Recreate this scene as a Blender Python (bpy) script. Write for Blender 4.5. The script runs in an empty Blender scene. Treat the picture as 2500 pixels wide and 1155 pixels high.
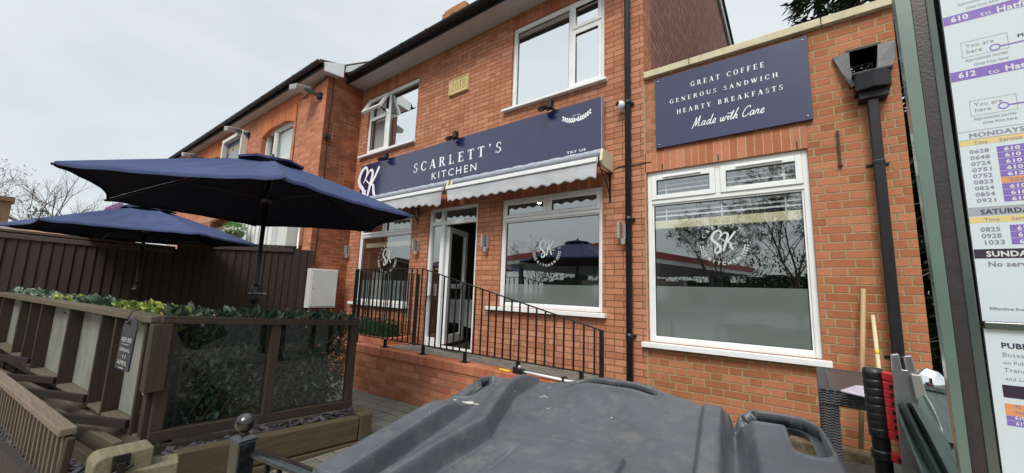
import bpy, math, random
from mathutils import Vector, Matrix
import numpy as np
R = math.radians
S = bpy.context.scene
COL = S.collection

# ------------------------------------------------------------------ camera
YAW, PITCH, ROLL, FPX = -0.650177640, 0.140885140, 0.0348966536, 947.997285
IW, IH = 2500.0, 1155.0
_f = np.array([math.sin(YAW)*math.cos(PITCH), math.cos(YAW)*math.cos(PITCH), math.sin(PITCH)])
_r = np.cross(_f, [0, 0, 1]); _r /= np.linalg.norm(_r); _u = np.cross(_r, _f)
_r2 = _r*math.cos(ROLL)+_u*math.sin(ROLL); _u2 = -_r*math.sin(ROLL)+_u*math.cos(ROLL)
cd = bpy.data.cameras.new('camera'); cam = bpy.data.objects.new('camera', cd); COL.objects.link(cam)
cam.matrix_world = Matrix(((_r2[0], _u2[0], -_f[0], 0), (_r2[1], _u2[1], -_f[1], 0), (_r2[2], _u2[2], -_f[2], 0), (0, 0, 0, 1)))
cd.sensor_width = 36; cd.lens = 36*FPX/IW; cd.clip_start = 0.03; cd.clip_end = 500
S.camera = cam

def ray(x, y):
    v = ((x-IW/2)/FPX)*_r2 - ((y-IH/2)/FPX)*_u2 + _f
    return v
def at(x, y, X=None, Y=None, Z=None, D=None):
    "world point on a real plane (X=, Y=, Z= or depth D=) seen through a pixel of the photo"
    r = ray(x, y)
    if X is not None: t = X/r[0]
    elif Y is not None: t = Y/r[1]
    elif Z is not None: t = Z/r[2]
    else: t = D
    return Vector(r*t)

# ------------------------------------------------------------------ world, sun
W = bpy.data.worlds.new('World'); S.world = W; W.use_nodes = True
nt = W.node_tree; nt.nodes.clear()
o_ = nt.nodes.new('ShaderNodeOutputWorld'); bg = nt.nodes.new('ShaderNodeBackground')
sky = nt.nodes.new('ShaderNodeTexSky'); sky.sky_type = 'NISHITA'; sky.sun_disc = False
SUN_EL, SUN_AZ = R(50), R(163)          # azimuth clockwise from +Y
sky.sun_elevation = SUN_EL; sky.sun_rotation = SUN_AZ; sky.dust_density = 4
tc = nt.nodes.new('ShaderNodeTexCoord'); sp = nt.nodes.new('ShaderNodeSeparateXYZ')
nt.links.new(tc.outputs['Generated'], sp.inputs[0])
def wm(op, a, b=None, c=None, clamp=False):
    n = nt.nodes.new('ShaderNodeMath'); n.operation = op; n.use_clamp = clamp
    for i, v in enumerate((a, b, c)):
        if v is None: continue
        if isinstance(v, (int, float)): n.inputs[i].default_value = v
        else: nt.links.new(v, n.inputs[i])
    return n.outputs[0]
mp = nt.nodes.new('ShaderNodeMapping'); mp.inputs['Scale'].default_value = (1, 1, 2.6)
nt.links.new(tc.outputs['Generated'], mp.inputs[0])
nz = nt.nodes.new('ShaderNodeTexNoise'); nz.inputs['Scale'].default_value = 2.1; nz.inputs['Detail'].default_value = 5; nz.inputs['Roughness'].default_value = .5
nt.links.new(mp.outputs[0], nz.inputs['Vector'])
cr = nt.nodes.new('ShaderNodeValToRGB')
cr.color_ramp.elements[0].position = .33; cr.color_ramp.elements[0].color = (.58, .625, .665, 1)
cr.color_ramp.elements[1].position = .62; cr.color_ramp.elements[1].color = (.69, .735, .74, 1)
nt.links.new(nz.outputs['Fac'], cr.inputs[0])
up = wm('MULTIPLY', wm('SUBTRACT', sp.outputs[2], .72, clamp=True), 7.0)       # overcast sky: brightest overhead
gain = wm('ADD', 1.0, up)
vm = nt.nodes.new('ShaderNodeVectorMath'); vm.operation = 'SCALE'
nt.links.new(cr.outputs[0], vm.inputs[0]); nt.links.new(gain, vm.inputs['Scale'])
vs = nt.nodes.new('ShaderNodeVectorMath'); vs.operation = 'SCALE'; vs.inputs['Scale'].default_value = .02
nt.links.new(sky.outputs[0], vs.inputs[0])
va = nt.nodes.new('ShaderNodeVectorMath'); va.operation = 'ADD'
nt.links.new(vm.outputs[0], va.inputs[0]); nt.links.new(vs.outputs[0], va.inputs[1])
nt.links.new(va.outputs[0], bg.inputs[0]); bg.inputs[1].default_value = 1.0
nt.links.new(bg.outputs[0], o_.inputs[0])
sd = bpy.data.lights.new('sun', 'SUN'); sd.energy = 2.6; sd.angle = R(24); sd.color = (1, .96, .9)
so = bpy.data.objects.new('sun', sd); COL.objects.link(so)
sdir = Vector((math.sin(SUN_AZ)*math.cos(SUN_EL), math.cos(SUN_AZ)*math.cos(SUN_EL), math.sin(SUN_EL)))
so.rotation_euler = sdir.to_track_quat('Z', 'Y').to_euler(); so.location = (0, 0, 30)
S.view_settings.view_transform = 'Standard'; S.view_settings.look = 'None'
S.view_settings.exposure = 0.12; S.view_settings.gamma = 1; S.view_settings.use_curve_mapping = False

# ------------------------------------------------------------------ material helpers
class N:
    def __init__(s, name):
        s.mat = bpy.data.materials.new(name); s.mat.use_nodes = True
        s.nt = s.mat.node_tree; s.nt.nodes.clear()
        s.out = s.nt.nodes.new('ShaderNodeOutputMaterial')
        s._pos = None
    def n(s, t, **kw):
        x = s.nt.nodes.new(t)
        for k, v in kw.items(): setattr(x, k, v)
        return x
    def L(s, a, b): s.nt.links.new(a, b)
    def put(s, sock, v):
        if v is None: return
        if hasattr(v, 'is_output') or isinstance(v, bpy.types.NodeSocket): s.L(v, sock)
        elif isinstance(v, (tuple, list)) and sock.type == 'RGBA' and len(v) == 3: sock.default_value = (*v, 1)
        else: sock.default_value = v
    def m(s, op, a, b=None, c=None, clamp=False):
        x = s.n('ShaderNodeMath', operation=op, use_clamp=clamp)
        for i, v in enumerate((a, b, c)): s.put(x.inputs[i], v)
        return x.outputs[0]
    def pos(s):
        if not s._pos:
            g = s.n('ShaderNodeNewGeometry'); s._pos = g
        return s._pos.outputs['Position']
    def noise(s, scale, detail=3, rough=.5, vec=None, stretch=None):
        v = vec if vec is not None else s.pos()
        if stretch:
            mpn = s.n('ShaderNodeMapping'); mpn.inputs['Scale'].default_value = stretch; s.L(v, mpn.inputs[0]); v = mpn.outputs[0]
        x = s.n('ShaderNodeTexNoise'); x.inputs['Scale'].default_value = scale; x.inputs['Detail'].default_value = detail
        x.inputs['Roughness'].default_value = rough; s.L(v, x.inputs['Vector']); return x.outputs['Fac']
    def ramp(s, f, stops):
        x = s.n('ShaderNodeValToRGB'); e = x.color_ramp.elements
        e[0].position, e[0].color = stops[0][0], (*stops[0][1], 1); e[1].position, e[1].color = stops[-1][0], (*stops[-1][1], 1)
        for p, c in stops[1:-1]:
            k = e.new(p); k.color = (*c, 1)
        s.L(f, x.inputs[0]); return x.outputs[0]
    def mix(s, f, a, b, mode='MIX'):
        x = s.n('ShaderNodeMix', data_type='RGBA', blend_type=mode)
        s.put(x.inputs[0], f); s.put(x.inputs[6], a); s.put(x.inputs[7], b); return x.outputs[2]
    def sstep(s, v, a, b):
        x = s.n('ShaderNodeMapRange', interpolation_type='SMOOTHSTEP'); s.put(x.inputs[0], v)
        x.inputs[1].default_value = a; x.inputs[2].default_value = b; x.inputs[3].default_value = 0; x.inputs[4].default_value = 1
        return x.outputs[0]
    def bsdf(s, col, rough=.6, metal=0, bump=None, bs=.3, bd=.01, spec=.5, coat=0, **kw):
        p = s.n('ShaderNodeBsdfPrincipled'); s.put(p.inputs['Base Color'], col); s.put(p.inputs['Roughness'], rough)
        s.put(p.inputs['Metallic'], metal); p.inputs['Specular IOR Level'].default_value = spec
        if coat: p.inputs['Coat Weight'].default_value = coat; p.inputs['Coat Roughness'].default_value = .12
        if bump is not None:
            b = s.n('ShaderNodeBump'); b.inputs['Strength'].default_value = bs; b.inputs['Distance'].default_value = bd
            s.L(bump, b.inputs['Height']); s.L(b.outputs[0], p.inputs['Normal'])
        for k, v in kw.items(): s.put(p.inputs[k], v)
        s.L(p.outputs[0], s.out.inputs[0]); return p

def simple(name, c, rough=.6, var=.15, scale=8, metal=0, bump=.1, spec=.5, coat=0, stretch=None):
    s = N(name); f = s.noise(scale, 5, .6, stretch=stretch)
    c2 = tuple(min(1, x*(1+var)) for x in c); c1 = tuple(x*(1-var) for x in c)
    col = s.ramp(f, [(.3, c1), (.7, c2)])
    s.bsdf(col, rough, metal, s.noise(scale*6, 3), bump, .004, spec, coat)
    return s.mat

def brick(name, cols, mortar, mw=.010, bond='stretcher', bw=.225, bh=.075, dark=None, pale=.0, soldier=False, rough=.85, patch=None):
    s = N(name)
    g = s.n('ShaderNodeNewGeometry'); s._pos = g
    sp = s.n('ShaderNodeSeparateXYZ'); s.L(g.outputs['Position'], sp.inputs[0])
    sn = s.n('ShaderNodeSeparateXYZ'); s.L(g.outputs['True Normal'], sn.inputs[0])
    nx = s.m('GREATER_THAN', s.m('ABSOLUTE', sn.outputs[0]), .6); nzf = s.m('GREATER_THAN', s.m('ABSOLUTE', sn.outputs[2]), .6)
    def sel(f, a, b): return s.m('ADD', s.m('MULTIPLY', f, b), s.m('MULTIPLY', s.m('SUBTRACT', 1, f), a))
    wob = s.m('MULTIPLY', s.m('SUBTRACT', s.noise(35, 3), .5), .006)
    wob2 = s.m('MULTIPLY', s.m('SUBTRACT', s.noise(1.3, 1), .5), .02)
    u = s.m('ADD', sel(nx, sp.outputs[0], sp.outputs[1]), wob)
    v = s.m('ADD', sel(nzf, sp.outputs[2], sp.outputs[1]), s.m('ADD', wob, wob2))
    u = s.m('ADD', u, 50); v = s.m('ADD', v, 50.02)
    if soldier: u, v = v, u
    row = s.m('FLOOR', s.m('DIVIDE', v, bh)); fv = s.m('SUBTRACT', v, s.m('MULTIPLY', row, bh))
    par = s.m('MODULO', row, 2)
    if soldier:
        u2 = s.m('MULTIPLY', u, 0.0001); col_ = s.m('FLOOR', u2); fu = None
    elif bond == 'flemish':
        per = bw*1.5
        u2 = s.m('ADD', u, s.m('MULTIPLY', par, bw*.75)); k = s.m('FLOOR', s.m('DIVIDE', u2, per)); f0 = s.m('SUBTRACT', u2, s.m('MULTIPLY', k, per))
        hd = s.m('GREATER_THAN', f0, bw); fu = s.m('SUBTRACT', f0, s.m('MULTIPLY', hd, bw)); col_ = s.m('ADD', s.m('MULTIPLY', k, 2), hd)
    else:
        u2 = s.m('ADD', u, s.m('MULTIPLY', par, bw*.5)); k = s.m('FLOOR', s.m('DIVIDE', u2, bw)); f0 = s.m('SUBTRACT', u2, s.m('MULTIPLY', k, bw))
        c3 = s.n('ShaderNodeCombineXYZ'); s.L(k, c3.inputs[0]); s.L(row, c3.inputs[1])
        wn = s.n('ShaderNodeTexWhiteNoise', noise_dimensions='2D'); s.L(c3.outputs[0], wn.inputs['Vector'])
        split = s.m('LESS_THAN', wn.outputs['Value'], .28)
        hi = s.m('MULTIPLY', split, s.m('GREATER_THAN', f0, bw*.5)); fu = s.m('SUBTRACT', f0, s.m('MULTIPLY', hi, bw*.5))
        col_ = s.m('ADD', s.m('MULTIPLY', k, 2), hi)
    mv = s.sstep(fv, mw*.55, mw*1.25)
    if fu is not None:
        mu = s.sstep(fu, mw*.55, mw*1.25); mask = s.m('MULTIPLY', mu, mv)
    else: mask = mv
    c4 = s.n('ShaderNodeCombineXYZ'); s.L(col_, c4.inputs[0]); s.L(row, c4.inputs[1])
    w2 = s.n('ShaderNodeTexWhiteNoise', noise_dimensions='2D'); s.L(c4.outputs[0], w2.inputs['Vector'])
    mott = s.noise(26, 4, .65)
    f = s.m('ADD', s.m('MULTIPLY', w2.outputs['Value'], .6), s.m('MULTIPLY', mott, .45))
    bc = s.ramp(f, [(.12, cols[0]), (.5, cols[1]), (.92, cols[2])])
    big = s.noise(.9, 4, .6)
    bc = s.mix(s.m('MULTIPLY', s.sstep(big, .45, .75), .35), bc, tuple(x*.62 for x in cols[0]))
    if pale:
        bc = s.mix(s.m('MULTIPLY', s.sstep(s.noise(5, 5, .7), .56, .78), pale), bc, (.52, .42, .34))
    if dark:
        # soot weathered into the old wall in patches
        bc = s.mix(s.m('MULTIPLY', s.sstep(s.noise(1.6, 3), .4, .6), dark), bc, (.10, .035, .02))
    bc = s.mix(s.m('MULTIPLY', s.sstep(s.noise(120, 2), .55, .8), .35), bc, tuple(x*.5 for x in cols[0]))
    sat = s.m('GREATER_THAN', w2.outputs['Value'], .95); bc = s.mix(s.m('MULTIPLY', sat, .35), bc, tuple(x*.45 for x in cols[0]))
    strk = s.sstep(s.noise(3.2, 4, .6, vec=g.outputs['Position'], stretch=(2.2, 2.2, .35)), .55, .78); bc = s.mix(s.m('MULTIPLY', strk, .28), bc, (.12, .07, .05))
    mc = s.ramp(s.noise(40, 4, .7), [(.3, tuple(x*.7 for x in mortar)), (.7, tuple(min(1, x*1.15) for x in mortar))])
    if patch:
        # repointed area with sandy joints
        pm = s.m('MULTIPLY', s.sstep(s.noise(2.2, 2), .5, .54), 1.0)
        mc = s.mix(pm, mc, patch)
    col = s.mix(mask, mc, bc)
    h = s.m('ADD', s.m('MULTIPLY', mask, 1.0), s.m('MULTIPLY', mott, .35))
    s.bsdf(col, rough, 0, h, .6, .006, .25)
    return s.mat

def wood(name, c, axis, rough=.75, var=.35, cracks=True):
    st = {'x': (1.2, 18, 18), 'y': (18, 1.2, 18), 'z': (18, 18, 1.2)}[axis]
    s = N(name); f = s.noise(3, 6, .7, stretch=st); f2 = s.noise(.8, 3)
    col = s.ramp(f, [(.25, tuple(x*(1-var) for x in c)), (.5, c), (.78, tuple(min(1, x*(1+var)) for x in c))])
    col = s.mix(s.m('MULTIPLY', s.sstep(f2, .45, .7), .35), col, (c[0]*.75, c[1]*.85, c[2]*.8))
    h = f
    if cracks:
        ck = s.sstep(s.noise(9, 4, .6, stretch=st), .62, .7); col = s.mix(s.m('MULTIPLY', ck, .6), col, tuple(x*.3 for x in c))
        h = s.m('SUBTRACT', f, s.m('MULTIPLY', ck, .6))
    s.bsdf(col, rough, 0, h, .5, .004, .3)
    return s.mat

def glass(name, refl, tint=(.8, .84, .84), ior=1.5, wav=.0):
    s = N(name)
    t = s.n('ShaderNodeBsdfTransparent'); t.inputs[0].default_value = (*tint, 1)
    g = s.n('ShaderNodeBsdfGlossy'); g.inputs['Roughness'].default_value = .0; g.inputs['Color'].default_value = (.93, .96, .96, 1)
    if wav:
        b = s.n('ShaderNodeBump'); b.inputs['Strength'].default_value = wav; b.inputs['Distance'].default_value = .02
        s.L(s.noise(1.1, 1), b.inputs['Height']); s.L(b.outputs[0], g.inputs['Normal'])
    gm = s.n('ShaderNodeNewGeometry'); vd = s.n('ShaderNodeVectorMath', operation='DOT_PRODUCT'); s.L(gm.outputs['Normal'], vd.inputs[0]); s.L(gm.outputs['Incoming'], vd.inputs[1])
    sch = s.m('ADD', .04, s.m('MULTIPLY', .9, s.m('POWER', s.m('SUBTRACT', 1, s.m('ABSOLUTE', vd.outputs['Value']), clamp=True), 5)))
    fac = s.m('ADD', s.m('MULTIPLY', sch, 1-refl), refl, clamp=True)
    mx = s.n('ShaderNodeMixShader'); s.L(fac, mx.inputs[0]); s.L(t.outputs[0], mx.inputs[1]); s.L(g.outputs[0], mx.inputs[2])
    s.L(mx.outputs[0], s.out.inputs[0]); return s.mat

def frost(name, c, trans=.35, refl=.12):
    s = N(name)
    d = s.n('ShaderNodeBsdfDiffuse'); d.inputs[0].default_value = (*c, 1)
    t = s.n('ShaderNodeBsdfTranslucent'); t.inputs[0].default_value = (*c, 1)
    m1 = s.n('ShaderNodeMixShader'); m1.inputs[0].default_value = trans; s.L(d.outputs[0], m1.inputs[1]); s.L(t.outputs[0], m1.inputs[2])
    g = s.n('ShaderNodeBsdfGlossy'); g.inputs['Roughness'].default_value = .06
    fr = s.n('ShaderNodeFresnel'); fr.inputs[0].default_value = 1.5
    mx = s.n('ShaderNodeMixShader'); s.L(s.m('ADD', fr.outputs[0], refl, clamp=True), mx.inputs[0]); s.L(m1.outputs[0], mx.inputs[1]); s.L(g.outputs[0], mx.inputs[2])
    s.L(mx.outputs[0], s.out.inputs[0]); return s.mat

def emis(name, c, k):
    s = N(name); e = s.n('ShaderNodeEmission'); e.inputs[0].default_value = (*c, 1); e.inputs[1].default_value = k
    s.L(e.outputs[0], s.out.inputs[0]); return s.mat

def leafmat(name, cs, rough=.5, scale=9, tr=.25):
    s = N(name)
    g = s.n('ShaderNodeNewGeometry')
    f = s.m('ADD', s.m('MULTIPLY', g.outputs['Random Per Island'], .75), s.m('MULTIPLY', s.noise(scale, 2), .3))
    k = len(cs); col = s.ramp(f, [(i/(k-1), c) for i, c in enumerate(cs)])
    p = s.bsdf(col, rough, spec=.4)
    t = s.n('ShaderNodeBsdfTranslucent'); s.L(col, t.inputs[0])
    mx = s.n('ShaderNodeMixShader'); mx.inputs[0].default_value = tr
    s.L(p.outputs[0], mx.inputs[1]); s.L(t.outputs[0], mx.inputs[2]); s.L(mx.outputs[0], s.out.inputs[0])
    return s.mat

M = {}
M['brick'] = brick('red_brick', [(.34, .130, .068), (.46, .190, .106), (.55, .260, .16)], (.15, .085, .06), mw=.0085, pale=.12)
M['brick_soldier'] = brick('red_brick_soldier', [(.30, .095, .048), (.42, .150, .080), (.52, .22, .13)], (.15, .085, .06), mw=.0085, soldier=True)
M['brick_ext'] = brick('orange_brick', [(.29, .102, .046), (.40, .152, .072), (.50, .215, .112)], (.38, .285, .16), mw=.013, bond='flemish', pale=.22)
M['brick_ext_s'] = brick('orange_brick_soldier', [(.36, .12, .06), (.46, .165, .085), (.58, .26, .16)], (.50, .38, .22), mw=.010, soldier=True, pale=.15)
M['brick_old'] = brick('old_brick', [(.22, .062, .030), (.33, .105, .052), (.44, .16, .085)], (.16, .10, .07), mw=.007, dark=.45, patch=(.36, .25, .13))
M['brick_nb'] = brick('pub_brick', [(.36, .13, .07), (.47, .18, .10), (.58, .26, .16)], (.26, .17, .12), mw=.006)
M['brick_arch'] = brick('rubbed_arch_brick', [(.42, .12, .045), (.50, .16, .065), (.57, .21, .09)], (.4, .13, .05), mw=.004, soldier=True)
M['brick_ramp'] = brick('ramp_brick', [(.33, .105, .055), (.45, .16, .085), (.58, .25, .15)], (.32, .21, .14), mw=.008, pale=.3)
M['brick_cope'] = brick('coping_brick', [(.33, .095, .05), (.45, .145, .08), (.52, .2, .12)], (.36, .22, .14), mw=.008, soldier=True, pale=.12)
M['tile'] = brick('hung_tile', [(.20, .085, .065), (.28, .125, .10), (.36, .18, .14)], (.07, .035, .028), mw=.011, bw=.165, bh=.10, bond='stretcher', rough=.8)
M['rooftile'] = simple('roof_tile', (.09, .075, .07), .85, .3, 14)
M['white'] = simple('white_upvc', (.77, .79, .785), .30, .06, 5, bump=.02)
M['soffit'] = simple('soffit_board', (.44, .42, .42), .5, .06, 3)
M['gutter'] = simple('black_gutter', (.010, .010, .012), .42, .2, 6, spec=.35)
M['pipe_grey'] = simple('grey_downpipe', (.018, .019, .024), .38, .2, 6, spec=.4)
M['iron'] = simple('black_iron', (.009, .009, .010), .40, .3, 20, spec=.4)
M['iron_worn'] = simple('worn_black_paint', (.011, .012, .014), .24, .7, 40, spec=.6, coat=.4)
M['stone'] = simple('sandstone', (.56, .43, .20), .85, .15, 20)
M['coping'] = simple('cast_stone_coping', (.55, .50, .34), .85, .16, 9)
M['glass_up'] = glass('coated_glass', .95, (.5, .52, .52), 1.5, .06)
M['glass_c'] = glass('shop_glass', .32, (.93, .96, .96), 1.5, .03)
M['glass_r'] = glass('shop_glass_clear', .30, (.97, .99, .99), 1.5, .02)
M['glass_thin'] = glass('perspex', .05, (.72, .75, .72), 1.3, .4)
M['frost'] = frost('frosted_film', (.20, .235, .225), .2, .24)
M['frost_screen'] = None
M['decal'] = simple('white_vinyl', (.56, .59, .59), .5, .02)
M['lettering'] = simple('white_lettering', (.82, .84, .86), .45, .01)
M['blind'] = simple('white_blind', (.88, .90, .90), .5, .03)
M['cream'] = simple('cream_blind', (.90, .86, .60), .6, .04)
def thincloth(name, c, tr=.45):
    s = N(name); d = s.n('ShaderNodeBsdfDiffuse'); d.inputs[0].default_value = (*c, 1); t = s.n('ShaderNodeBsdfTranslucent'); t.inputs[0].default_value = (*c, 1)
    mx = s.n('ShaderNodeMixShader'); mx.inputs[0].default_value = tr; s.L(d.outputs[0], mx.inputs[1]); s.L(t.outputs[0], mx.inputs[2]); s.L(mx.outputs[0], s.out.inputs[0]); return s.mat
M['blind'] = thincloth('white_blind_slat', (.92, .93, .93), .35); M['cream'] = thincloth('cream_blind_rail', (.92, .88, .62), .35)
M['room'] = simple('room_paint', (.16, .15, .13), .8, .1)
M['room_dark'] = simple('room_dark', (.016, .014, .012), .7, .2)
M['cloth'] = simple('white_tablecloth', (.55, .56, .58), .8, .06)
M['curtain'] = simple('net_curtain', (.62, .64, .63), .8, .05, 10, stretch=(14, 14, .4))
M['downlight'] = emis('lit_downlight', (1, .93, .8), 20)
M['galv'] = simple('galvanised_lamp', (.42, .41, .39), .35, .1, metal=.5)
M['alu'] = simple('aluminium', (.45, .46, .48), .32, .12, 14, metal=.85)
M['red'] = simple('red_plastic', (.55, .03, .035), .35, .12, 12)
M['blackpl'] = simple('black_plastic', (.014, .014, .016), .4, .3, 20)
M['yellow'] = simple('yellow_plastic', (.75, .50, .04), .4, .06)
M['awning'] = simple('awning_canvas', (.40, .41, .43), .8, .10, 5, stretch=(1, 1, 3))
M['awning_roll'] = simple('rolled_canvas', (.34, .37, .44), .75, .25, 16, stretch=(1, 6, 6), bump=.5)
M['creampl'] = simple('cream_plastic', (.62, .56, .36), .45, .08)
M['meter'] = simple('meter_box_grey', (.60, .61, .58), .4, .04, 3)
def sign_mat():
    s = N('navy_sign_panel')
    s.bsdf(s.ramp(s.noise(1.4, 5, .7), [(.3, (.011, .014, .070)), (.75, (.018, .021, .082))]), s.m('ADD', .17, s.m('MULTIPLY', s.noise(2.5, 6, .75), .16)), spec=.75, bump=s.noise(.9, 1), bs=.05, bd=.05, coat=.72)
    return s.mat
M['navy'] = sign_mat()
M['navy_edge'] = simple('sign_edge', (.30, .31, .36), .4, .05)
def canopy_mat():
    s = N('navy_canopy_fabric')
    wv = s.n('ShaderNodeTexNoise'); wv.inputs['Scale'].default_value = 400; s.L(s.pos(), wv.inputs[0])
    f = s.noise(2.2, 4, .6)
    col = s.ramp(f, [(.3, (.036, .050, .115)), (.7, (.054, .071, .152))])
    g = s.n('ShaderNodeNewGeometry')      # shade beneath the canopy is put into the colour of its lower face
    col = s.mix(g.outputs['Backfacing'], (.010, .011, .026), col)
    p = s.bsdf(col, .85, bump=s.noise(7, 3, .5, stretch=(1, 1, 3)), bs=.35, bd=.03, spec=.15)
    return s.mat
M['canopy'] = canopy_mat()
M['fence_wood'] = wood('dark_stained_featheredge', (.034, .023, .017), 'z')
M['fence_rail'] = wood('fence_capping', (.065, .048, .038), 'y')
M['scr_z'] = wood('screen_timber_upright', (.042, .031, .022), 'z')
M['scr_x'] = wood('screen_timber_rail', (.105, .085, .062), 'x')
M['scr_y'] = wood('screen_timber_rail_side', (.040, .030, .021), 'y')
M['scr_dark'] = wood('screen_timber_dark', (.020, .014, .011), 'x')
M['slp_y'] = wood('sleeper_timber', (.085, .062, .038), 'y', var=.4)
M['slp_x'] = wood('sleeper_timber_end', (.17, .145, .095), 'x', var=.45)
M['grey_z'] = wood('weathered_slat', (.12, .093, .070), 'z')
M['grey_x'] = wood('weathered_rail', (.17, .13, .098), 'x', var=.35)
M['pole'] = wood('pale_wood_pole', (.42, .28, .16), 'z', cracks=False, var=.12)
M['pole2'] = wood('fresh_pine_pole', (.60, .48, .30), 'z', cracks=False, var=.1)
M['leaf'] = leafmat('laurel_leaf', [(.014, .032, .022), (.040, .075, .050), (.10, .15, .10), (.24, .30, .21)])
M['leaf_var'] = leafmat('variegated_leaf', [(.03, .09, .03), (.12, .22, .05), (.42, .45, .06), (.35, .40, .30)])
M['leaf_pale'] = leafmat('pale_variegated_leaf', [(.05, .12, .06), (.2, .28, .2), (.45, .5, .45)])
M['leaf_hedge'] = leafmat('box_hedge_leaf', [(.008, .02, .009), (.018, .042, .016), (.035, .07, .028)])
M['leaf_conifer'] = leafmat('conifer_spray', [(.006, .013, .006), (.014, .026, .010), (.03, .045, .018)])
M['leaf_tree'] = leafmat('spring_leaf', [(.02, .03, .012), (.05, .065, .025), (.09, .10, .05)])
M['leaf_bright'] = leafmat('basket_leaf', [(.06, .16, .04), (.14, .3, .08), (.25, .4, .15)])
M['bark'] = simple('bark', (.12, .10, .082), .9, .3, 10)
M['stick'] = simple('willow_stick', (.25, .17, .09), .8, .3, 20)
M['soil'] = simple('soil', (.03, .024, .018), .95, .4, 20)
M['slate'] = simple('slate_chip', (.050, .048, .055), .5, .5, 9)
M['rubber'] = simple('black_rubber', (.02, .02, .02), .8, .2)
M['green_metal'] = simple('green_painted_frame', (.095, .150, .128), .25, .15, 3, spec=.8, coat=.6)
M['green_inner'] = simple('green_painted_inner', (.055, .075, .068), .14, .1, 3, spec=.7, coat=.5)
M['darkstrip'] = simple('dark_gasket', (.030, .024, .028), .35, .2, 60)
M['poster'] = simple('poster_paper', (.52, .60, .64), .22, .02, 2, bump=.0, coat=.3)
M['chrome'] = simple('chrome', (.6, .6, .6), .12, .1, metal=1)
M['plasticbag'] = simple('clear_wrapped_paper', (.52, .50, .60), .2, .25, 25)
M['clay'] = simple('terracotta_tile', (.25, .11, .05), .8, .3, 12)
M['chalkb'] = simple('chalkboard', (.035, .036, .045), .6, .2, 10)
M['purple'] = simple('purple_fabric', (.10, .04, .11), .8, .3, 8)
M['red_fascia'] = simple('red_fascia', (.38, .018, .022), .35, .05)
M['grey_render'] = simple('grey_panel', (.32, .34, .35), .5, .05)
M['asphalt'] = simple('asphalt', (.05, .05, .052), .9, .2, 30)

def flat(name, c, rough=.5):
    return simple(name, c, rough, .02)

def paving(name, c, bw=.24, bh=.16):
    s = N(name); v = s.pos()
    b = s.n('ShaderNodeTexBrick'); b.offset = .5; s.L(v, b.inputs[0])
    b.inputs['Scale'].default_value = 1; b.inputs['Brick Width'].default_value = bw; b.inputs['Row Height'].default_value = bh
    b.inputs['Mortar Size'].default_value = .006; b.inputs['Mortar Smooth'].default_value = .4
    b.inputs['Color1'].default_value = (*[x*.8 for x in c], 1); b.inputs['Color2'].default_value = (*[x*1.25 for x in c], 1)
    b.inputs['Mortar'].default_value = (.06, .055, .045, 1)
    f = s.noise(3, 5, .7)
    col = s.mix(s.m('MULTIPLY', s.sstep(f, .4, .7), .5), b.outputs[0], (.07, .07, .055))
    col = s.mix(s.m('MULTIPLY', s.sstep(s.noise(40, 3), .5, .8), .4), col, (.3, .29, .25))
    h = s.m('ADD', s.m('MULTIPLY', b.outputs['Fac'], -1.0), s.m('MULTIPLY', s.noise(25, 4), .4))
    s.bsdf(col, .85, 0, h, .7, .01, .3)
    return s.mat
M['paving'] = paving('block_paving', (.15, .145, .125))
M['paving_ramp'] = paving('ramp_paving', (.17, .165, .14), .2, .1)
M['flag'] = paving('tan_flagstones', (.40, .32, .21), .45, .45)

def binmat():
    s = N('scuffed_grey_plastic')
    f = s.noise(2.2, 5, .6); col = s.ramp(f, [(.3, (.055, .061, .070)), (.7, (.096, .103, .116))])
    dust = s.m('MULTIPLY', s.sstep(s.noise(11, 7, .8), .46, .70), .55)
    col = s.mix(dust, col, (.135, .128, .115))
    scr = s.sstep(s.noise(14, 5, .8, stretch=(1, 9, 1)), .66, .72); col = s.mix(s.m('MULTIPLY', scr, .3), col, (.2, .2, .2)); fine = s.sstep(s.noise(90, 3, .7), .60, .72); col = s.mix(s.m('MULTIPLY', fine, .35), col, (.22, .22, .22))
    vo = s.n('ShaderNodeTexVoronoi'); vo.inputs['Scale'].default_value = 22; s.L(s.pos(), vo.inputs['Vector'])
    wn = s.noise(60, 4, .8)
    d = s.m('ADD', vo.outputs['Distance'], s.m('MULTIPLY', s.m('SUBTRACT', wn, .5), .25))
    sc = s.n('ShaderNodeSeparateColor'); s.L(vo.outputs['Color'], sc.inputs[0])
    spot = s.m('MULTIPLY', s.m('LESS_THAN', d, .035), s.m('GREATER_THAN', sc.outputs[0], .6))
    col = s.mix(spot, col, (.55, .55, .52))
    s.bsdf(col, s.m('ADD', .36, s.m('MULTIPLY', dust, .5)), 0, s.m('ADD', s.noise(160, 4), s.m('MULTIPLY', scr, -1.0)), .18, .002, .5)
    return s.mat
M['bin'] = binmat()
M['dropping'] = simple('dried_dropping', (.42, .42, .38), .8, .1, 60)
M['rattan'] = None
def rattan():
    s = N('moulded_rattan_plastic')
    sp = s.n('ShaderNodeSeparateXYZ'); s.L(s.pos(), sp.inputs[0])
    a = s.m('SINE', s.m('MULTIPLY', s.m('ADD', sp.outputs[0], sp.outputs[1]), 180)); b = s.m('SINE', s.m('ADD', s.m('MULTIPLY', sp.outputs[2], 420), s.m('MULTIPLY', a, 1.2)))
    s.bsdf((.040, .041, .047), .45, 0, b, .8, .006, .5); return s.mat
M['rattan'] = rattan()
def fscreen():
    s = N('obscured_dirty_perspex')
    f = s.noise(6, 6, .7, stretch=(1, 1, .35)); col = s.ramp(f, [(.25, (.13, .135, .115)), (.6, (.25, .265, .235)), (.8, (.40, .41, .37))])
    s.bsdf(col, .35, 0, s.noise(20, 3), .2, .003, .5); return s.mat
M['frost_screen'] = fscreen()

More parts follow.
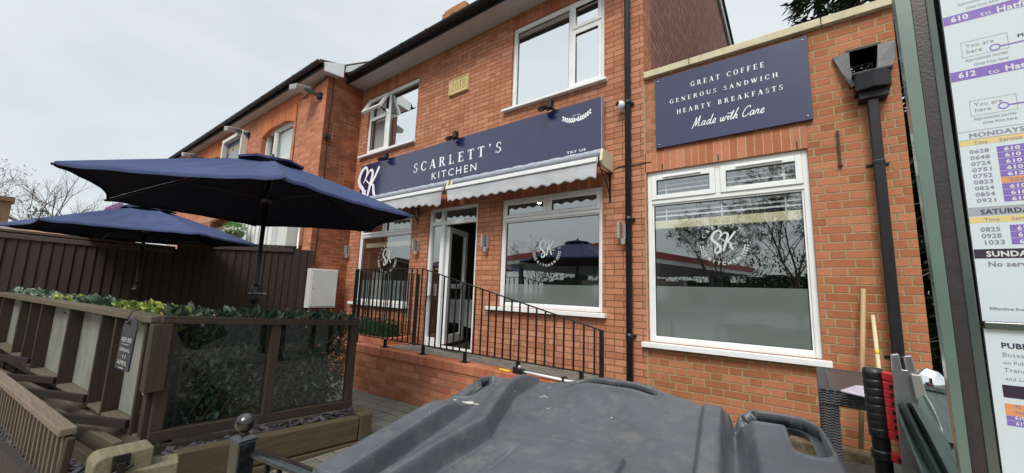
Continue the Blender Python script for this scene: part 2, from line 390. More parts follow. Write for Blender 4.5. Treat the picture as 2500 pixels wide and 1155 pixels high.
# ------------------------------------------------------------------ object helpers
ORG = {}
def tag(o, label=None, cat=None, group=None, kind=None):
    if label: o['label'] = label
    if cat: o['category'] = cat
    if group: o['group'] = group
    if kind: o['kind'] = kind
    return o
def thing(name, loc, label, cat, group=None):
    o = bpy.data.objects.new(name, None); COL.objects.link(o); o.location = loc; o.empty_display_size = .1
    ORG[o.name] = Vector(loc); return tag(o, label, cat, group)
def link(name, me, mat, parent=None, world=True):
    me.name = name
    if mat is not None:
        for m_ in (mat if isinstance(mat, (list, tuple)) else [mat]): me.materials.append(m_)
    o = bpy.data.objects.new(name, me); COL.objects.link(o)
    if parent is not None:
        o.parent = parent; org = ORG[parent.name]
    else: org = Vector((0, 0, 0))
    if parent is None and world and len(me.vertices):
        xs = [v.co for v in me.vertices]
        org = Vector((sum(v.x for v in xs)/len(xs), sum(v.y for v in xs)/len(xs), min(v.z for v in xs))); o.location = org
    me.transform(Matrix.Translation(-org)); ORG[o.name] = org
    return o

class MB:
    def __init__(s): s.v = []; s.f = []; s.mi = []; s.sm = []; s.cur = 0
    def add(s, vs, fs, smooth=False):
        b = len(s.v); s.v += [tuple(v) for v in vs]
        for f in fs: s.f.append(tuple(b+i for i in f)); s.mi.append(s.cur); s.sm.append(smooth)
        return s
    def box(s, x0, x1, y0, y1, z0, z1):
        vs = [(x, y, z) for z in (z0, z1) for y in (y0, y1) for x in (x0, x1)]
        return s.add(vs, [(0, 2, 3, 1), (4, 5, 7, 6), (0, 1, 5, 4), (2, 6, 7, 3), (0, 4, 6, 2), (1, 3, 7, 5)])
    def obox(s, c, ax, ay, az):
        "oriented box: centre and three half-axis vectors"
        c, ax, ay, az = map(Vector, (c, ax, ay, az))
        vs = [c+ax*i+ay*j+az*k for k in (-1, 1) for j in (-1, 1) for i in (-1, 1)]
        return s.add(vs, [(0, 2, 3, 1), (4, 5, 7, 6), (0, 1, 5, 4), (2, 6, 7, 3), (0, 4, 6, 2), (1, 3, 7, 5)])
    def bar(s, a, b, w, h, up=(0, 0, 1)):
        a, b = Vector(a), Vector(b); d = (b-a); L_ = d.length; d.normalize(); up = Vector(up)
        sd_ = d.cross(up)
        if sd_.length < 1e-4: sd_ = d.cross(Vector((0, 1, 0)))
        sd_.normalize(); u = sd_.cross(d).normalized()
        return s.obox((a+b)/2, d*L_/2, sd_*w/2, u*h/2)
    def tube(s, pts, r, n=8, cap=True):
        pts = [Vector(p) for p in pts]; k = len(pts); rs = r if isinstance(r, (list, tuple)) else [r]*k
        base = len(s.v); prev = None; rings = []
        for i, p in enumerate(pts):
            d = (pts[min(i+1, k-1)]-pts[max(i-1, 0)]).normalized()
            if prev is None:
                a = d.cross(Vector((0, 0, 1)))
                if a.length < .05: a = d.cross(Vector((0, 1, 0)))
            else: a = prev-d*prev.dot(d)
            a.normalize(); prev = a; b = d.cross(a)
            rings.append([p+(a*math.cos(2*math.pi*j/n)+b*math.sin(2*math.pi*j/n))*rs[i] for j in range(n)])
        vs = [v for rg in rings for v in rg]; fs = []
        for i in range(k-1):
            for j in range(n):
                fs.append((i*n+j, i*n+(j+1) % n, (i+1)*n+(j+1) % n, (i+1)*n+j))
        if cap: fs.append(tuple(reversed(range(n)))); fs.append(tuple((k-1)*n+j for j in range(n)))
        return s.add(vs, fs, True)
    def lathe(s, c, prof, n=20, axis=(0, 0, 1)):
        "profile of (radius, height) about an axis from c"
        c = Vector(c); ax = Vector(axis).normalized(); a = ax.cross(Vector((1, 0, 0)))
        if a.length < .1: a = ax.cross(Vector((0, 1, 0)))
        a.normalize(); b = ax.cross(a); vs = []; fs = []
        for r, h in prof:
            for j in range(n): t = 2*math.pi*j/n; vs.append(c+ax*h+(a*math.cos(t)+b*math.sin(t))*max(r, 1e-5))
        for i in range(len(prof)-1):
            for j in range(n): fs.append((i*n+j, i*n+(j+1) % n, (i+1)*n+(j+1) % n, (i+1)*n+j))
        return s.add(vs, fs, True)
    def ball(s, c, r, n=20, m=12, sz=1):
        return s.lathe(c, [(r*math.sin(math.pi*i/m), -r*math.cos(math.pi*i/m)*sz) for i in range(m+1)], n)
    def prism(s, poly, off):
        "polygon (3d points) extruded by a vector"
        off = Vector(off); k = len(poly); p = [Vector(q) for q in poly]
        vs = p+[q+off for q in p]
        fs = [tuple(range(k)), tuple(reversed(range(k, 2*k)))]+[(i, i+k, (i+1) % k+k, (i+1) % k) for i in range(k)]
        return s.add(vs, fs)
    def quad(s, a, b, c, d): return s.add([a, b, c, d], [(0, 1, 2, 3)])
    def ringframe(s, x0, x1, z0, z1, y0, y1, w):
        "rectangular frame lying in the facade plane"
        s.box(x0, x0+w, y0, y1, z0, z1); s.box(x1-w, x1, y0, y1, z0, z1)
        s.box(x0+w, x1-w, y0, y1, z0, z0+w); s.box(x0+w, x1-w, y0, y1, z1-w, z1); return s
    def build(s, name, mat, parent=None, bevel=0, seg=2, fixn=True):
        me = bpy.data.meshes.new(name); me.from_pydata(s.v, [], s.f); me.update()
        if any(s.mi):
            pass
        me.polygons.foreach_set('use_smooth', s.sm)
        me.polygons.foreach_set('material_index', s.mi)
        if fixn:
            import bmesh
            bm = bmesh.new(); bm.from_mesh(me); bmesh.ops.recalc_face_normals(bm, faces=bm.faces); bm.to_mesh(me); bm.free()
        o = link(name, me, mat, parent)
        if bevel:
            m_ = o.modifiers.new('bevel', 'BEVEL'); m_.width = bevel; m_.segments = seg; m_.limit_method = 'ANGLE'; m_.angle_limit = R(40); m_.harden_normals = False
        return o

def spline(pts, k=8):
    "Catmull-Rom through points"
    P = [Vector(p) for p in pts]; out = []
    for i in range(len(P)-1):
        p0 = P[max(i-1, 0)]; p1 = P[i]; p2 = P[i+1]; p3 = P[min(i+2, len(P)-1)]
        for j in range(k):
            t = j/k; out.append(.5*((2*p1)+(p2-p0)*t+(2*p0-5*p1+4*p2-p3)*t*t+(3*p1-p0-3*p2+p3)*t**3))
    out.append(P[-1]); return out

# ------------------------------------------------------------------ lettering
def textmesh(s, size, bold=0, space=1.0, shear=0, align='LEFT'):
    cu = bpy.data.curves.new('t', 'FONT'); cu.body = s; cu.size = size; cu.offset = bold; cu.space_character = space; cu.shear = shear; cu.align_x = align
    cu.resolution_u = 2; o = bpy.data.objects.new('t', cu); COL.objects.link(o)
    dg = bpy.context.evaluated_depsgraph_get(); dg.update()
    me = bpy.data.meshes.new_from_object(o.evaluated_get(dg)); bpy.data.objects.remove(o); bpy.data.curves.remove(cu)
    vs = [(v.co.x, v.co.y) for v in me.vertices]; fs = [tuple(p.vertices) for p in me.polygons]; bpy.data.meshes.remove(me)
    return vs, fs
def put2d(mb, vs, fs, o, ux, uy, smooth=False):
    o, ux, uy = Vector(o), Vector(ux), Vector(uy)
    mb.add([o+ux*x+uy*y for x, y in vs], fs)
def sans(mb, s, o, cap, ux=(1, 0, 0), uy=(0, 0, 1), bold=0, space=1.0, fit=None, shear=0, align='LEFT'):
    size = cap/.72; vs, fs = textmesh(s, size, bold*size, space, shear, align)
    if not vs: return
    if fit:
        w = max(v[0] for v in vs)-min(v[0] for v in vs); k = fit/w; vs = [(x*k, y) for x, y in vs]
    put2d(mb, vs, fs, o, ux, uy)

# serif alphabet drawn as strokes: T thick, t thin
T_, t_, SF = .18, .075, .06
def G_stem(x, y0=0, y1=1, w=T_, s0=True, s1=True, sl=.085):
    q = [[(x-w/2, y0), (x+w/2, y0), (x+w/2, y1), (x-w/2, y1)]]
    if s0: q.append([(x-w/2-sl, y0), (x+w/2+sl, y0), (x+w/2+sl, y0+SF), (x-w/2-sl, y0+SF)])
    if s1: q.append([(x-w/2-sl, y1-SF), (x+w/2+sl, y1-SF), (x+w/2+sl, y1), (x-w/2-sl, y1)])
    return q
def G_line(x0, y0, x1, y1, w):
    return [[(x0-w/2, y0), (x0+w/2, y0), (x1+w/2, y1), (x1-w/2, y1)]]
def G_h(x0, x1, y, w=t_): return [[(x0, y-w/2), (x1, y-w/2), (x1, y+w/2), (x0, y+w/2)]]
def G_arc(cx, cy, rx, ry, a0, a1, k=14, T=T_, t=t_):
    out = []; pts = []
    for i in range(k+1):
        a = R(a0+(a1-a0)*i/k); w = t+(T-t)*abs(math.cos(a))**1.3
        c, s_ = math.cos(a), math.sin(a)
        pts.append(((cx+(rx)*c, cy+(ry)*s_), (cx+(rx-w)*c, cy+(ry-min(w, t*1.3))*s_)))
    for i in range(k): out.append([pts[i][0], pts[i+1][0], pts[i+1][1], pts[i][1]])
    return out
def G_serv(x, y, h, w=.05): return [[(x-w/2, y), (x+w/2, y), (x+w/2, y+h), (x-w/2, y+h)]]
GL = {}
GL['I'] = (G_stem(.2), .4)
GL['L'] = (G_stem(.2)+G_h(.2, .68, .03)+G_serv(.66, 0, .26), .74)
GL['T'] = (G_stem(.37, s1=False)+G_h(.02, .72, .97)+G_serv(.04, .76, .22)+G_serv(.70, .76, .22), .76)
GL['E'] = (G_stem(.2)+G_h(.2, .66, .03)+G_h(.2, .62, .97)+G_h(.2, .5, .52)+G_serv(.66, 0, .25)+G_serv(.61, .77, .22)+G_serv(.49, .42, .2), .74)
GL['F'] = (G_stem(.2)+G_h(.2, .64, .97)+G_h(.2, .5, .52)+G_serv(.62, .77, .22)+G_serv(.49, .42, .2), .70)
GL['H'] = (G_stem(.2)+G_stem(.74)+G_h(.2, .74, .52), .94)
GL['N'] = (G_stem(.16, w=t_)+G_stem(.76, w=t_, s0=False)+G_line(.70, 0, .16, 1, T_*1.1), .94)
GL['M'] = (G_stem(.14, w=t_)+G_stem(.92, w=T_)+G_line(.50, 0, .2, 1, T_)+G_line(.50, 0, .86, 1, t_), 1.1)
GL['A'] = (G_line(.10, 0, .42, 1, t_)+G_line(.72, 0, .42, 1, T_*1.15)+G_h(.22, .62, .33)+G_h(.0, .22, .025, SF)+G_h(.56, .88, .025, SF), .86)
GL['W'] = (G_line(.34, 0, .10, 1, T_*1.05)+G_line(.34, 0, .56, 1, t_)+G_line(.80, 0, .56, 1, T_*1.05)+G_line(.80, 0, 1.04, 1, t_)+G_h(0, .24, .975, SF)+G_h(.46, .68, .975, SF)+G_h(.94, 1.14, .975, SF), 1.14)
GL['Y'] = (G_stem(.4, 0, .48, s1=False)+G_line(.40, .42, .14, 1, T_)+G_line(.40, .42, .70, 1, t_)+G_h(0, .28, .975, SF)+G_h(.58, .82, .975, SF), .82)
GL['K'] = (G_stem(.2)+G_line(.26, .42, .68, 1, t_)+G_line(.72, 0, .38, .56, T_)+G_h(.56, .86, .025, SF)+G_h(.56, .8, .975, SF), .86)
GL['O'] = (G_arc(.44, .5, .42, .52, 0, 360, 28), .90)
GL['C'] = (G_arc(.44, .5, .42, .52, 48, 312, 22)+G_serv(.74, .7, .28)+G_serv(.74, .02, .2), .82)
GL['G'] = (G_arc(.44, .5, .42, .52, 48, 318, 22)+G_serv(.74, .7, .28)+G_stem(.74, .04, .44, s0=False, sl=.07), .92)
GL['U'] = (G_stem(.2, .3, 1, s0=False)+G_arc(.47, .32, .35, .34, 180, 360, 14, T_, t_)+G_stem(.79, .3, 1, w=t_, s0=False), .94)
GL['D'] = (G_stem(.2)+G_arc(.36, .5, .46, .5, -90, 90, 14)+G_h(.2, .4, .03)+G_h(.2, .4, .97), .86)
GL['R'] = (G_stem(.2)+G_arc(.40, .74, .29, .26, -90, 90, 12)+G_h(.2, .42, .97)+G_h(.2, .42, .50)+G_line(.74, 0, .44, .52, T_)+G_h(.58, .88, .025, SF), .86)
GL['B'] = (G_stem(.2)+G_arc(.40, .75, .26, .25, -90, 90, 12)+G_arc(.42, .26, .32, .27, -90, 90, 12)+G_h(.2, .42, .97)+G_h(.2, .42, .52)+G_h(.2, .42, .03), .80)
GL['S'] = (G_arc(.33, .74, .25, .27, 40, 250, 16, .13, .06)+G_arc(.33, .26, .27, .27, -140, 72, 16, .13, .06)+[[(.16, .66), (.24, .56), (.52, .32), (.46, .45)]]+G_serv(.53, .72, .27)+G_serv(.07, .01, .27), .66)
GL["'"] = ([[(.08, 1.02), (.26, 1.02), (.24, .86), (.10, .68), (.16, .86), (.08, .88)]], .34)
GL['2'] = (G_arc(.3, .72, .25, .28, -20, 170, 12, .11, .06)+G_line(.10, .03, .50, .64, .07)+G_h(.06, .58, .04), .66)
GL['0'] = (G_arc(.3, .5, .28, .51, 0, 360, 24, .11, .05), .66)
GL['1'] = (G_stem(.2, w=.1, s1=False)+[[(.04, .84), (.2, 1), (.2, .92), (.05, .80)]], .4)
GL['8'] = (G_arc(.3, .74, .22, .26, 0, 360, 20, .10, .05)+G_arc(.3, .26, .27, .27, 0, 360, 20, .10, .05), .64)
GL[' '] = ([], .5)
def serif(mb, s, o, cap, ux=(1, 0, 0), uy=(0, 0, 1), track=.25, fit=None, arc=None):
    w = sum(GL[c][1] for c in s)+track*(len(s)-1); kx = 1 if fit is None else fit/(w*cap)
    x = 0; o, ux, uy = Vector(o), Vector(ux), Vector(uy); nrm = ux.cross(uy).normalized()
    for c in s:
        q, a = GL[c]
        for k_, poly in enumerate(q):
            mb.add([o+nrm*(k_*2.5e-5)+ux*((px_+x)*cap*kx)+uy*(py_*cap) for px_, py_ in poly], [tuple(range(len(poly)))])
        x += a+track
    return w*cap*kx
def stroke(mb, pts, w, o, ux, uy, k=6, taper=True):
    "brush stroke: points (x,y[,width])"
    P = spline([(p[0], p[1], p[2] if len(p) > 2 else w) for p in pts], k)
    o, ux, uy = Vector(o), Vector(ux), Vector(uy); L_ = []; n = len(P); nrm = ux.cross(uy).normalized()
    for i, p in enumerate(P):
        d = P[min(i+1, n-1)]-P[max(i-1, 0)]; d.z = 0
        if d.length < 1e-9: d = Vector((1, 0, 0))
        d.normalize(); nn = Vector((-d.y, d.x, 0))*p.z/2
        q_ = nrm*(i*1.5e-5); L_.append((o+q_+ux*(p.x+nn.x)+uy*(p.y+nn.y), o+q_+ux*(p.x-nn.x)+uy*(p.y-nn.y)))
    vs = [v for q in L_ for v in q]; mb.add(vs, [(2*i, 2*i+1, 2*i+3, 2*i+2) for i in range(n-1)])

def SK(mb, o, h, lay=(0, .0006)):
    "brush monogram, h = height, o = centre"
    ux, uy = (h/410, 0, 0), (0, 0, h/410)
    P = [(505, 630, 14), (548, 560, 22), (556, 490, 30), (515, 458, 30), (450, 500, 40), (415, 580, 46), (440, 640, 46), (500, 695, 44), (543, 755, 44), (535, 820, 40), (485, 848, 30), (456, 815, 22), (480, 760, 20), (520, 730, 22), (570, 718, 10)]
    Q = [(548, 578, 12), (590, 518, 20), (640, 505, 28), (662, 545, 36), (640, 640, 40), (610, 740, 38), (586, 815, 30)]
    Q2 = [(775, 488, 34), (720, 570, 34), (650, 665, 26)]
    Q3 = [(640, 668, 12), (690, 680, 30), (705, 750, 40), (742, 806, 16)]
    Q4 = [(530, 590, 12), (580, 625, 16), (635, 668, 16)]
    for k_, S_ in enumerate((P, Q, Q2, Q3, Q4)):
        stroke(mb, [(x-590, 655-y, w) for x, y, w in S_], 30, Vector(o)+Vector((0, -.0004*k_, 0)), ux, uy)
def ellipse(mb, c, rx, rz, ang, y, n=10):
    c = Vector(c); ca, sa = math.cos(ang), math.sin(ang)
    mb.add([(c.x+rx*math.cos(2*math.pi*i/n)*ca-rz*math.sin(2*math.pi*i/n)*sa, y, c.z+rx*math.cos(2*math.pi*i/n)*sa+rz*math.sin(2*math.pi*i/n)*ca) for i in range(n)], [tuple(range(n))])
def logo(cx, cz, y, rad, parent):
    mb = MB(); SK(mb, (cx, y, cz+rad*.12), rad*1.12)
    s1 = "SCARLETT'S"; a0, a1 = 172, 8
    for i, c in enumerate(s1):
        a = R(a0+(a1-a0)*i/(len(s1)-1)) if c != "'" else R(a0+(a1-a0)*(i-.1)/(len(s1)-1)); cap = rad*.17
        d = Vector((math.cos(a), 0, math.sin(a))); tx = Vector((math.sin(a), 0, -math.cos(a)))
        wd = GL[c][1]*cap; serif(mb, c, Vector((cx, y, cz))+d*(rad-cap)-tx*wd/2, cap, tx, d)
    s2 = 'KITCHEN'; cap = rad*.15
    for i, c in enumerate(s2):
        a = R(229+(311-229)*i/6); d = Vector((math.cos(a), 0, math.sin(a))); tx = Vector((-math.sin(a), 0, math.cos(a)))
        sans(mb, c, Vector((cx, y, cz))+d*rad*.98, cap, tx, -d, bold=.03, align='CENTER')
    sans(mb, 'EST.', (cx-rad*.66, y, cz-.06*rad), rad*.075, bold=.02); sans(mb, '2026', (cx+rad*.38, y, cz-.02*rad), rad*.075, bold=.02)
    for sx in (-1, 1):
        for j in range(5):
            a = R(186+j*7); rr = rad*.93
            for side in (-1, 1):
                aa = a; c_ = Vector((cx-sx*(rr+side*rad*.055)*math.cos(aa)*-1*-1, 0, cz+(rr+side*rad*.055)*math.sin(aa)))
                c_.x = cx+sx*abs((rr+side*rad*.055)*math.cos(aa))
                ellipse(mb, c_, rad*.055, rad*.028, R(90+sx*(20+j*8)+side*30), y)
        for dz in (.10, -.16):
            ellipse(mb, (cx+sx*.52*rad, 0, cz+dz*rad), rad*.02, rad*.02, 0, y)
    return mb.build('window_logo', M['decal'], parent, fixn=False)

# ------------------------------------------------------------------ foliage helpers
def leafquad(mb, p, d, up, L_, w, curl=.25):
    d = d.normalized(); s_ = d.cross(up)
    if s_.length < 1e-3: s_ = Vector((1, 0, 0))
    s_.normalize(); n_ = s_.cross(d)
    a = p; c = p+d*L_-n_*curl*w*.5
    b1 = p+d*L_*.28+s_*w*.46+n_*curl*w*.8; b2 = p+d*L_*.66+s_*w*.42+n_*curl*w*.7; e1 = p+d*L_*.28-s_*w*.46+n_*curl*w*.8; e2 = p+d*L_*.66-s_*w*.42+n_*curl*w*.7; m1 = p+d*L_*.30; m2 = p+d*L_*.68
    if L_ < .035 or L_ > .10: mb.add([a, b1, b2, c, e2, e1], [(0, 1, 5), (1, 2, 4, 5), (2, 3, 4)])
    else: mb.add([a, b1, b2, c, e2, e1, m1, m2], [(0, 6, 1), (1, 6, 7, 2), (2, 7, 3), (0, 5, 6), (6, 5, 4, 7), (7, 4, 3)])
def rdir(rn, zb=0):
    v = Vector((rn.gauss(0, 1), rn.gauss(0, 1), rn.gauss(0, 1)+zb)); return v.normalized()
def branch(mb, rn, p, d, L_, r, lev, tips, sides=5, spread=.55, droop=0.0, curv=.12):
    n = 4; pts = [p]; dd = d.copy()
    for i in range(n):
        dd = (dd+Vector((rn.gauss(0, curv), rn.gauss(0, curv), rn.gauss(0, curv)-droop))).normalized(); pts.append(pts[-1]+dd*L_/n)
    mb.tube(pts, [r*(1-.45*i/n) for i in range(n+1)], sides if lev > 1 else 3, cap=False)
    if lev == 0: tips.append((pts[-1], dd)); return
    kids = rn.randint(3, 5)
    for k in range(kids):
        i = rn.randint(2, n) if k else n
        nd = (dd+rdir(rn)*spread+Vector((0, 0, .12))).normalized()
        branch(mb, rn, pts[i], nd, L_*rn.uniform(.6, .8), r*(.38+.2*rn.random()), lev-1, tips, sides, spread, droop, curv)
    tips.append((pts[-1], dd))
def bare_tree(name, seed, base, H, lev, label, leafm=None, nleaf=0, ls=.12, group=None, spread=.55, cat='tree', trunk=.3, r0=None):
    rn = random.Random(seed); t = thing(name, base, label, cat, group)
    mb = MB(); tips = []; r0 = r0 or H*.022
    b = Vector(base); top = b+Vector((0, 0, H*trunk)); mb.tube([b, b+Vector((.02*H*rn.uniform(-1, 1), 0, H*trunk*.5)), top], [r0*1.2, r0, r0*.85], 8)
    mb.build('trunk', M['bark'], t)
    cb = MB()
    for k in range(5):
        a = k*2.4+rn.random(); branch(cb, rn, top-Vector((0, 0, H*.04*k*.5)), Vector((math.cos(a)*.5, math.sin(a)*.5, .9)).normalized() if k else Vector((0, 0, 1)), H*.30, r0*.55, lev, tips, 4, spread)
    if leafm is not None:
        lb = MB()
        for k in range(nleaf):
            p, d = rn.choice(tips); q = p+rdir(rn)*rn.random()*H*.035
            leafquad(lb, q, rdir(rn), Vector((0, 0, 1)), ls*rn.uniform(.6, 1.3), ls*.6)
        cr_ = lb.build('foliage', leafm, t, fixn=False)
    cb.build('crown', M['bark'], t, fixn=False)
    return t
def clump(mb, rn, c, rx, ry, rz, n, ls, shell=.55, zb=0):
    for k in range(n):
        d = rdir(rn); rr = shell+(1-shell)*rn.random()**.6
        p = Vector((c[0]+d.x*rx*rr, c[1]+d.y*ry*rr, c[2]+d.z*rz*rr))
        leafquad(mb, p, (d+rdir(rn)*.8), Vector((0, 0, 1)), ls*rn.uniform(.6, 1.4), ls*.55)

YF = 4.49


# ================================================================== SETTING
def GZ(x): return -1.28+.035*x
mb = MB(); mb.add([(-300, -300, -1.74), (300, -300, -1.74), (300, 300, -1.74), (-300, 300, -1.74)], [(0, 1, 2, 3)])
g_ = mb.build('ground', M['asphalt'], fixn=False); tag(g_, kind='structure')
mb = MB()
def slab(x0, x1, y0, y1):
    mb.add([(x0, y0, -1.9), (x1, y0, -1.9), (x1, y1, -1.9), (x0, y1, -1.9), (x0, y0, GZ(x0)), (x1, y0, GZ(x1)), (x1, y1, GZ(x1)), (x0, y1, GZ(x0))],
           [(4, 5, 6, 7), (0, 1, 5, 4), (1, 2, 6, 5), (2, 3, 7, 6), (3, 0, 4, 7)])
slab(-34, -2.9, 1.0, 9); slab(-2.9, 1.6, 1.95, 9)
y_ = mb.build('yard_paving', M['paving']); tag(y_, kind='structure')
mb = MB(); mb.box(-30, 4, -6, .9, -1.9, -1.60)
tag(mb.build('pavement', M['flag']), kind='structure')
mb = MB(); mb.add([(-5.4, 3.49, -.88), (-1.48, 3.49, -.90), (-1.48, 4.50, -.96), (-5.4, 4.50, -.935)], [(0, 1, 2, 3)])
tag(mb.build('ramp_paving', M['paving_ramp']), kind='structure')

# ================================================================== BUILDINGS
def wallcells(mb, x0, x1, z0, z1, y0, y1, ops):
    zs = sorted({z0, z1, *[o[2] for o in ops], *[o[3] for o in ops]})
    for a, b in zip(zs, zs[1:]):
        zc = (a+b)/2; cuts = sorted([(o[0], o[1]) for o in ops if o[2] < zc < o[3]]); x = x0
        for c, d in cuts:
            if c > x: mb.box(x, c, y0, y1, a, b)
            x = d
        if x < x1: mb.box(x, x1, y0, y1, a, b)
OA = (-7.43, -5.73, -.31, 1.36); OD = (-5.27, -4.11, -.95, 1.39); OC = (-3.63, -2.0, -.22, 1.37)
OUL = (-7.50, -5.83, 2.80, 4.11); OUR = (-3.53, -1.98, 2.81, 4.17); OR = (-1.445, .078, -.50, 1.45)
_h0, _h1 = at(2080, 200, Y=YF), at(2140, 112, Y=YF); OH = (at(2072, 130, Y=YF).x, at(2143, 130, Y=YF).x, at(2100, 206, Y=YF).z, at(2105, 120, Y=YF).z)
B = thing('restaurant_building', (-4.6, 4.49, -1.4), 'two storey red brick restaurant with white windows under a black gutter', 'building')
mb = MB(); wallcells(mb, -7.8, -1.46, -1.6, 4.50, YF, YF+.3, [OA, OD, OC, OUL, OUR]); mb.build('wall', M['brick'], B, fixn=False)
mb = MB(); mb.prism([(-1.76, YF+.3, -1.6), (-1.76, 13, -1.6), (-1.76, 13, 7.7), (-1.76, 9.3, 8.13), (-1.76, 5.0, 4.95), (-1.76, YF+.3, 4.55)], (.30, 0, 0))
mb.build('gable_wall', M['tile'], B)
# roof, verge, gutter, soffit
mb = MB(); mb.prism([(-7.9, 4.06, 4.46), (-7.9, 9.4, 8.28), (-7.9, 14, 7.7), (-7.9, 14, 7.6), (-7.9, 9.4, 8.18), (-7.9, 4.1, 4.38)], (6.50, 0, 0)); mb.build('roof', M['rooftile'], B)
va_, vb_ = at(1757, 0, X=-1.42), at(1782, 105, X=-1.42); d_ = (vb_-va_).normalized()
mb = MB(); mb.bar(va_-d_*2.5, vb_+d_*1.5, .05, .22); mb.build('verge_board', M['white'], B)
mb = MB(); mb.bar(va_-d_*2.5+Vector((.02, .05, .14)), vb_+d_*1.5+Vector((.02, .05, .14)), .12, .05); mb.build('verge_tiles', M['iron'], B)
mb = MB(); mb.box(-7.78, -1.38, 4.10, YF+.002, 4.395, 4.415); mb.build('soffit', M['soffit'], B)
mb = MB(); mb.box(-7.80, -1.38, 4.075, 4.098, 4.36, 4.52); mb.build('fascia', M['iron'], B)
def gutter(name, x0, x1, y, z, r, parent, joints=6):
    mb = MB(); n = 8; prof = [(-r*math.cos(math.pi*i/n), -r*math.sin(math.pi*i/n)*1.05) for i in range(n+1)]
    prof2 = [(p[0]*.9, p[1]*.9) for p in reversed(prof)]; poly = [(x0, y+a, z+b) for a, b in prof+prof2]
    mb.prism(poly, (x1-x0, 0, 0))
    for k in range(joints):
        x = x0+.5+(x1-x0-.8)*k/max(1, joints-1); poly = [(x, y+a*1.08, z+b*1.08+.003) for a, b in prof+[(p[0]*.93, p[1]*.93) for p in reversed(prof)]]
        mb.prism(poly, (.05, 0, 0))
    mb.prism([(x0-.012, y+a*1.04, z+b*1.04) for a, b in prof], (.012, 0, 0))
    return mb.build(name, M['gutter'], parent)
gutter('gutter', -7.62, -1.36, 4.01, 4.475, .062, B, 9)
mb = MB(); mb.tube([(-1.64, 4.40, 4.36), (-1.64, 4.42, 4.2), (-1.64, 4.42, -1.32)], .036, 14)
for z in (2.36, .9, -.45): mb.box(-1.70, -1.58, 4.455, 4.489, z-.012, z+.012); mb.tube([(-1.64, 4.42, z-.03), (-1.64, 4.42, z+.03)], .042, 14)
mb.build('downpipe', M['pipe_grey'], B)
mb = MB(); mb.box(-7.40, -6.52, 6.3, 6.9, 5, 7.28); mb.box(-7.36, -6.62, 6.34, 6.86, 7.28, 7.38); mb.box(-7.30, -6.9, 6.4, 6.8, 7.38, 7.46); mb.build('chimney', M['brick_ext'], B)
for (a, b, z0, z1) in ((-7.50, -5.83, 4.112, 4.394), (-3.53, -1.98, 4.172, 4.394)):
    mb = MB(); mb.box(a, b, YF-.004, YF+.05, z0, z1); mb.build('lintel', M['brick_soldier'], B)
for (a, b, z0, z1) in ((-5.27, -4.11, 1.392, 1.6), (-3.63, -2.0, 1.372, 1.58), (-7.43, -5.73, 1.362, 1.57)):
    mb = MB(); mb.box(a, b, YF-.004, YF+.05, z0, z1); mb.build('lintel', M['brick_soldier'], B)
# date stone
mb = MB(); mb.box(-4.93, -4.45, YF-.035, YF+.05, 3.41, 3.71); ds = mb.build('date_stone', M['stone'], B, bevel=.008)
mb = MB(); mb.ringframe(-4.925, -4.455, 3.415, 3.705, YF-.043, YF-.035, .022); mb.build('date_stone_rim', M['stone'], ds, bevel=.004)
mb = MB(); serif(mb, '2018', (-4.87, YF-.0355, 3.475), .17, track=.12, fit=.36); mb.build('date_numerals', simple('carved_shadow_stone', (.27, .18, .07), .9, .1), ds, fixn=False)

def frame_win(parent, O, zt=None, muls=(), openers=(), frost_z=None, gl='glass_c', y=YF+.035, w=.05, sill=True, name='window', lo=.10, ro=.06, sill_h=.055):
    X0, X1, Z0, Z1 = O
    f = MB(); f.ringframe(X0, X1, Z0, Z1, y, y+.07, w)
    if zt: f.box(X0+w, X1-w, y, y+.07, zt-.025, zt+.025)
    for (mx, a, b) in muls: f.box(mx-.025, mx+.025, y+.001, y+.069, a, b)
    fo = f.build(name, M['white'], parent, bevel=.006)
    # inner bead
    if sill:
        s_ = MB(); s_.box(X0-lo, X1+ro, YF-.075, y+.03, Z0-sill_h, Z0-.002); s_.build('sill', M['white'], fo, bevel=.005)
    return fo
def pane(fo, x0, x1, z0, z1, y, mat):
    m = MB(); m.quad((x0, y, z0), (x1, y, z0), (x1, y, z1), (x0, y, z1)); return m.build('pane', M[mat], fo, fixn=False)
def bead(fo, x0, x1, z0, z1, y, w=.018):
    m = MB(); m.ringframe(x0, x1, z0, z1, y-.004, y+.012, w); m.build('glazing_bead', M['white'], fo, bevel=.003)
    m = MB(); m.ringframe(x0+w, x1-w, z0+w, z1-w, y-.002, y+.006, .004); m.build('gasket', M['iron'], fo)
def sash(fo, x0, x1, z0, z1, y, mat, w=.05, vent=False):
    m = MB(); m.ringframe(x0, x1, z0, z1, y, y+.05, w)
    s_ = m.build('sash', M['white'], fo, bevel=.006)
    pane(fo, x0+w, x1-w, z0+w, z1-w, y+.03, mat); m = MB(); m.ringframe(x0+w, x1-w, z0+w, z1-w, y+.010, y+.028, .004); m.build('gasket', M['iron'], fo)
    if vent:
        m = MB(); cx = (x0+x1)/2; m.box(cx-.20, cx+.20, y-.018, y-.001, z1-.035, z1-.018); m.build('trickle_vent', M['white'], fo, bevel=.004)
def frostfilm(fo, x0, x1, z0, z1, y):
    m = MB(); m.quad((x0, y, z0), (x1, y, z0), (x1, y, z1), (x0, y, z1)); m.build('frosted_film', M['frost'], fo, fixn=False)

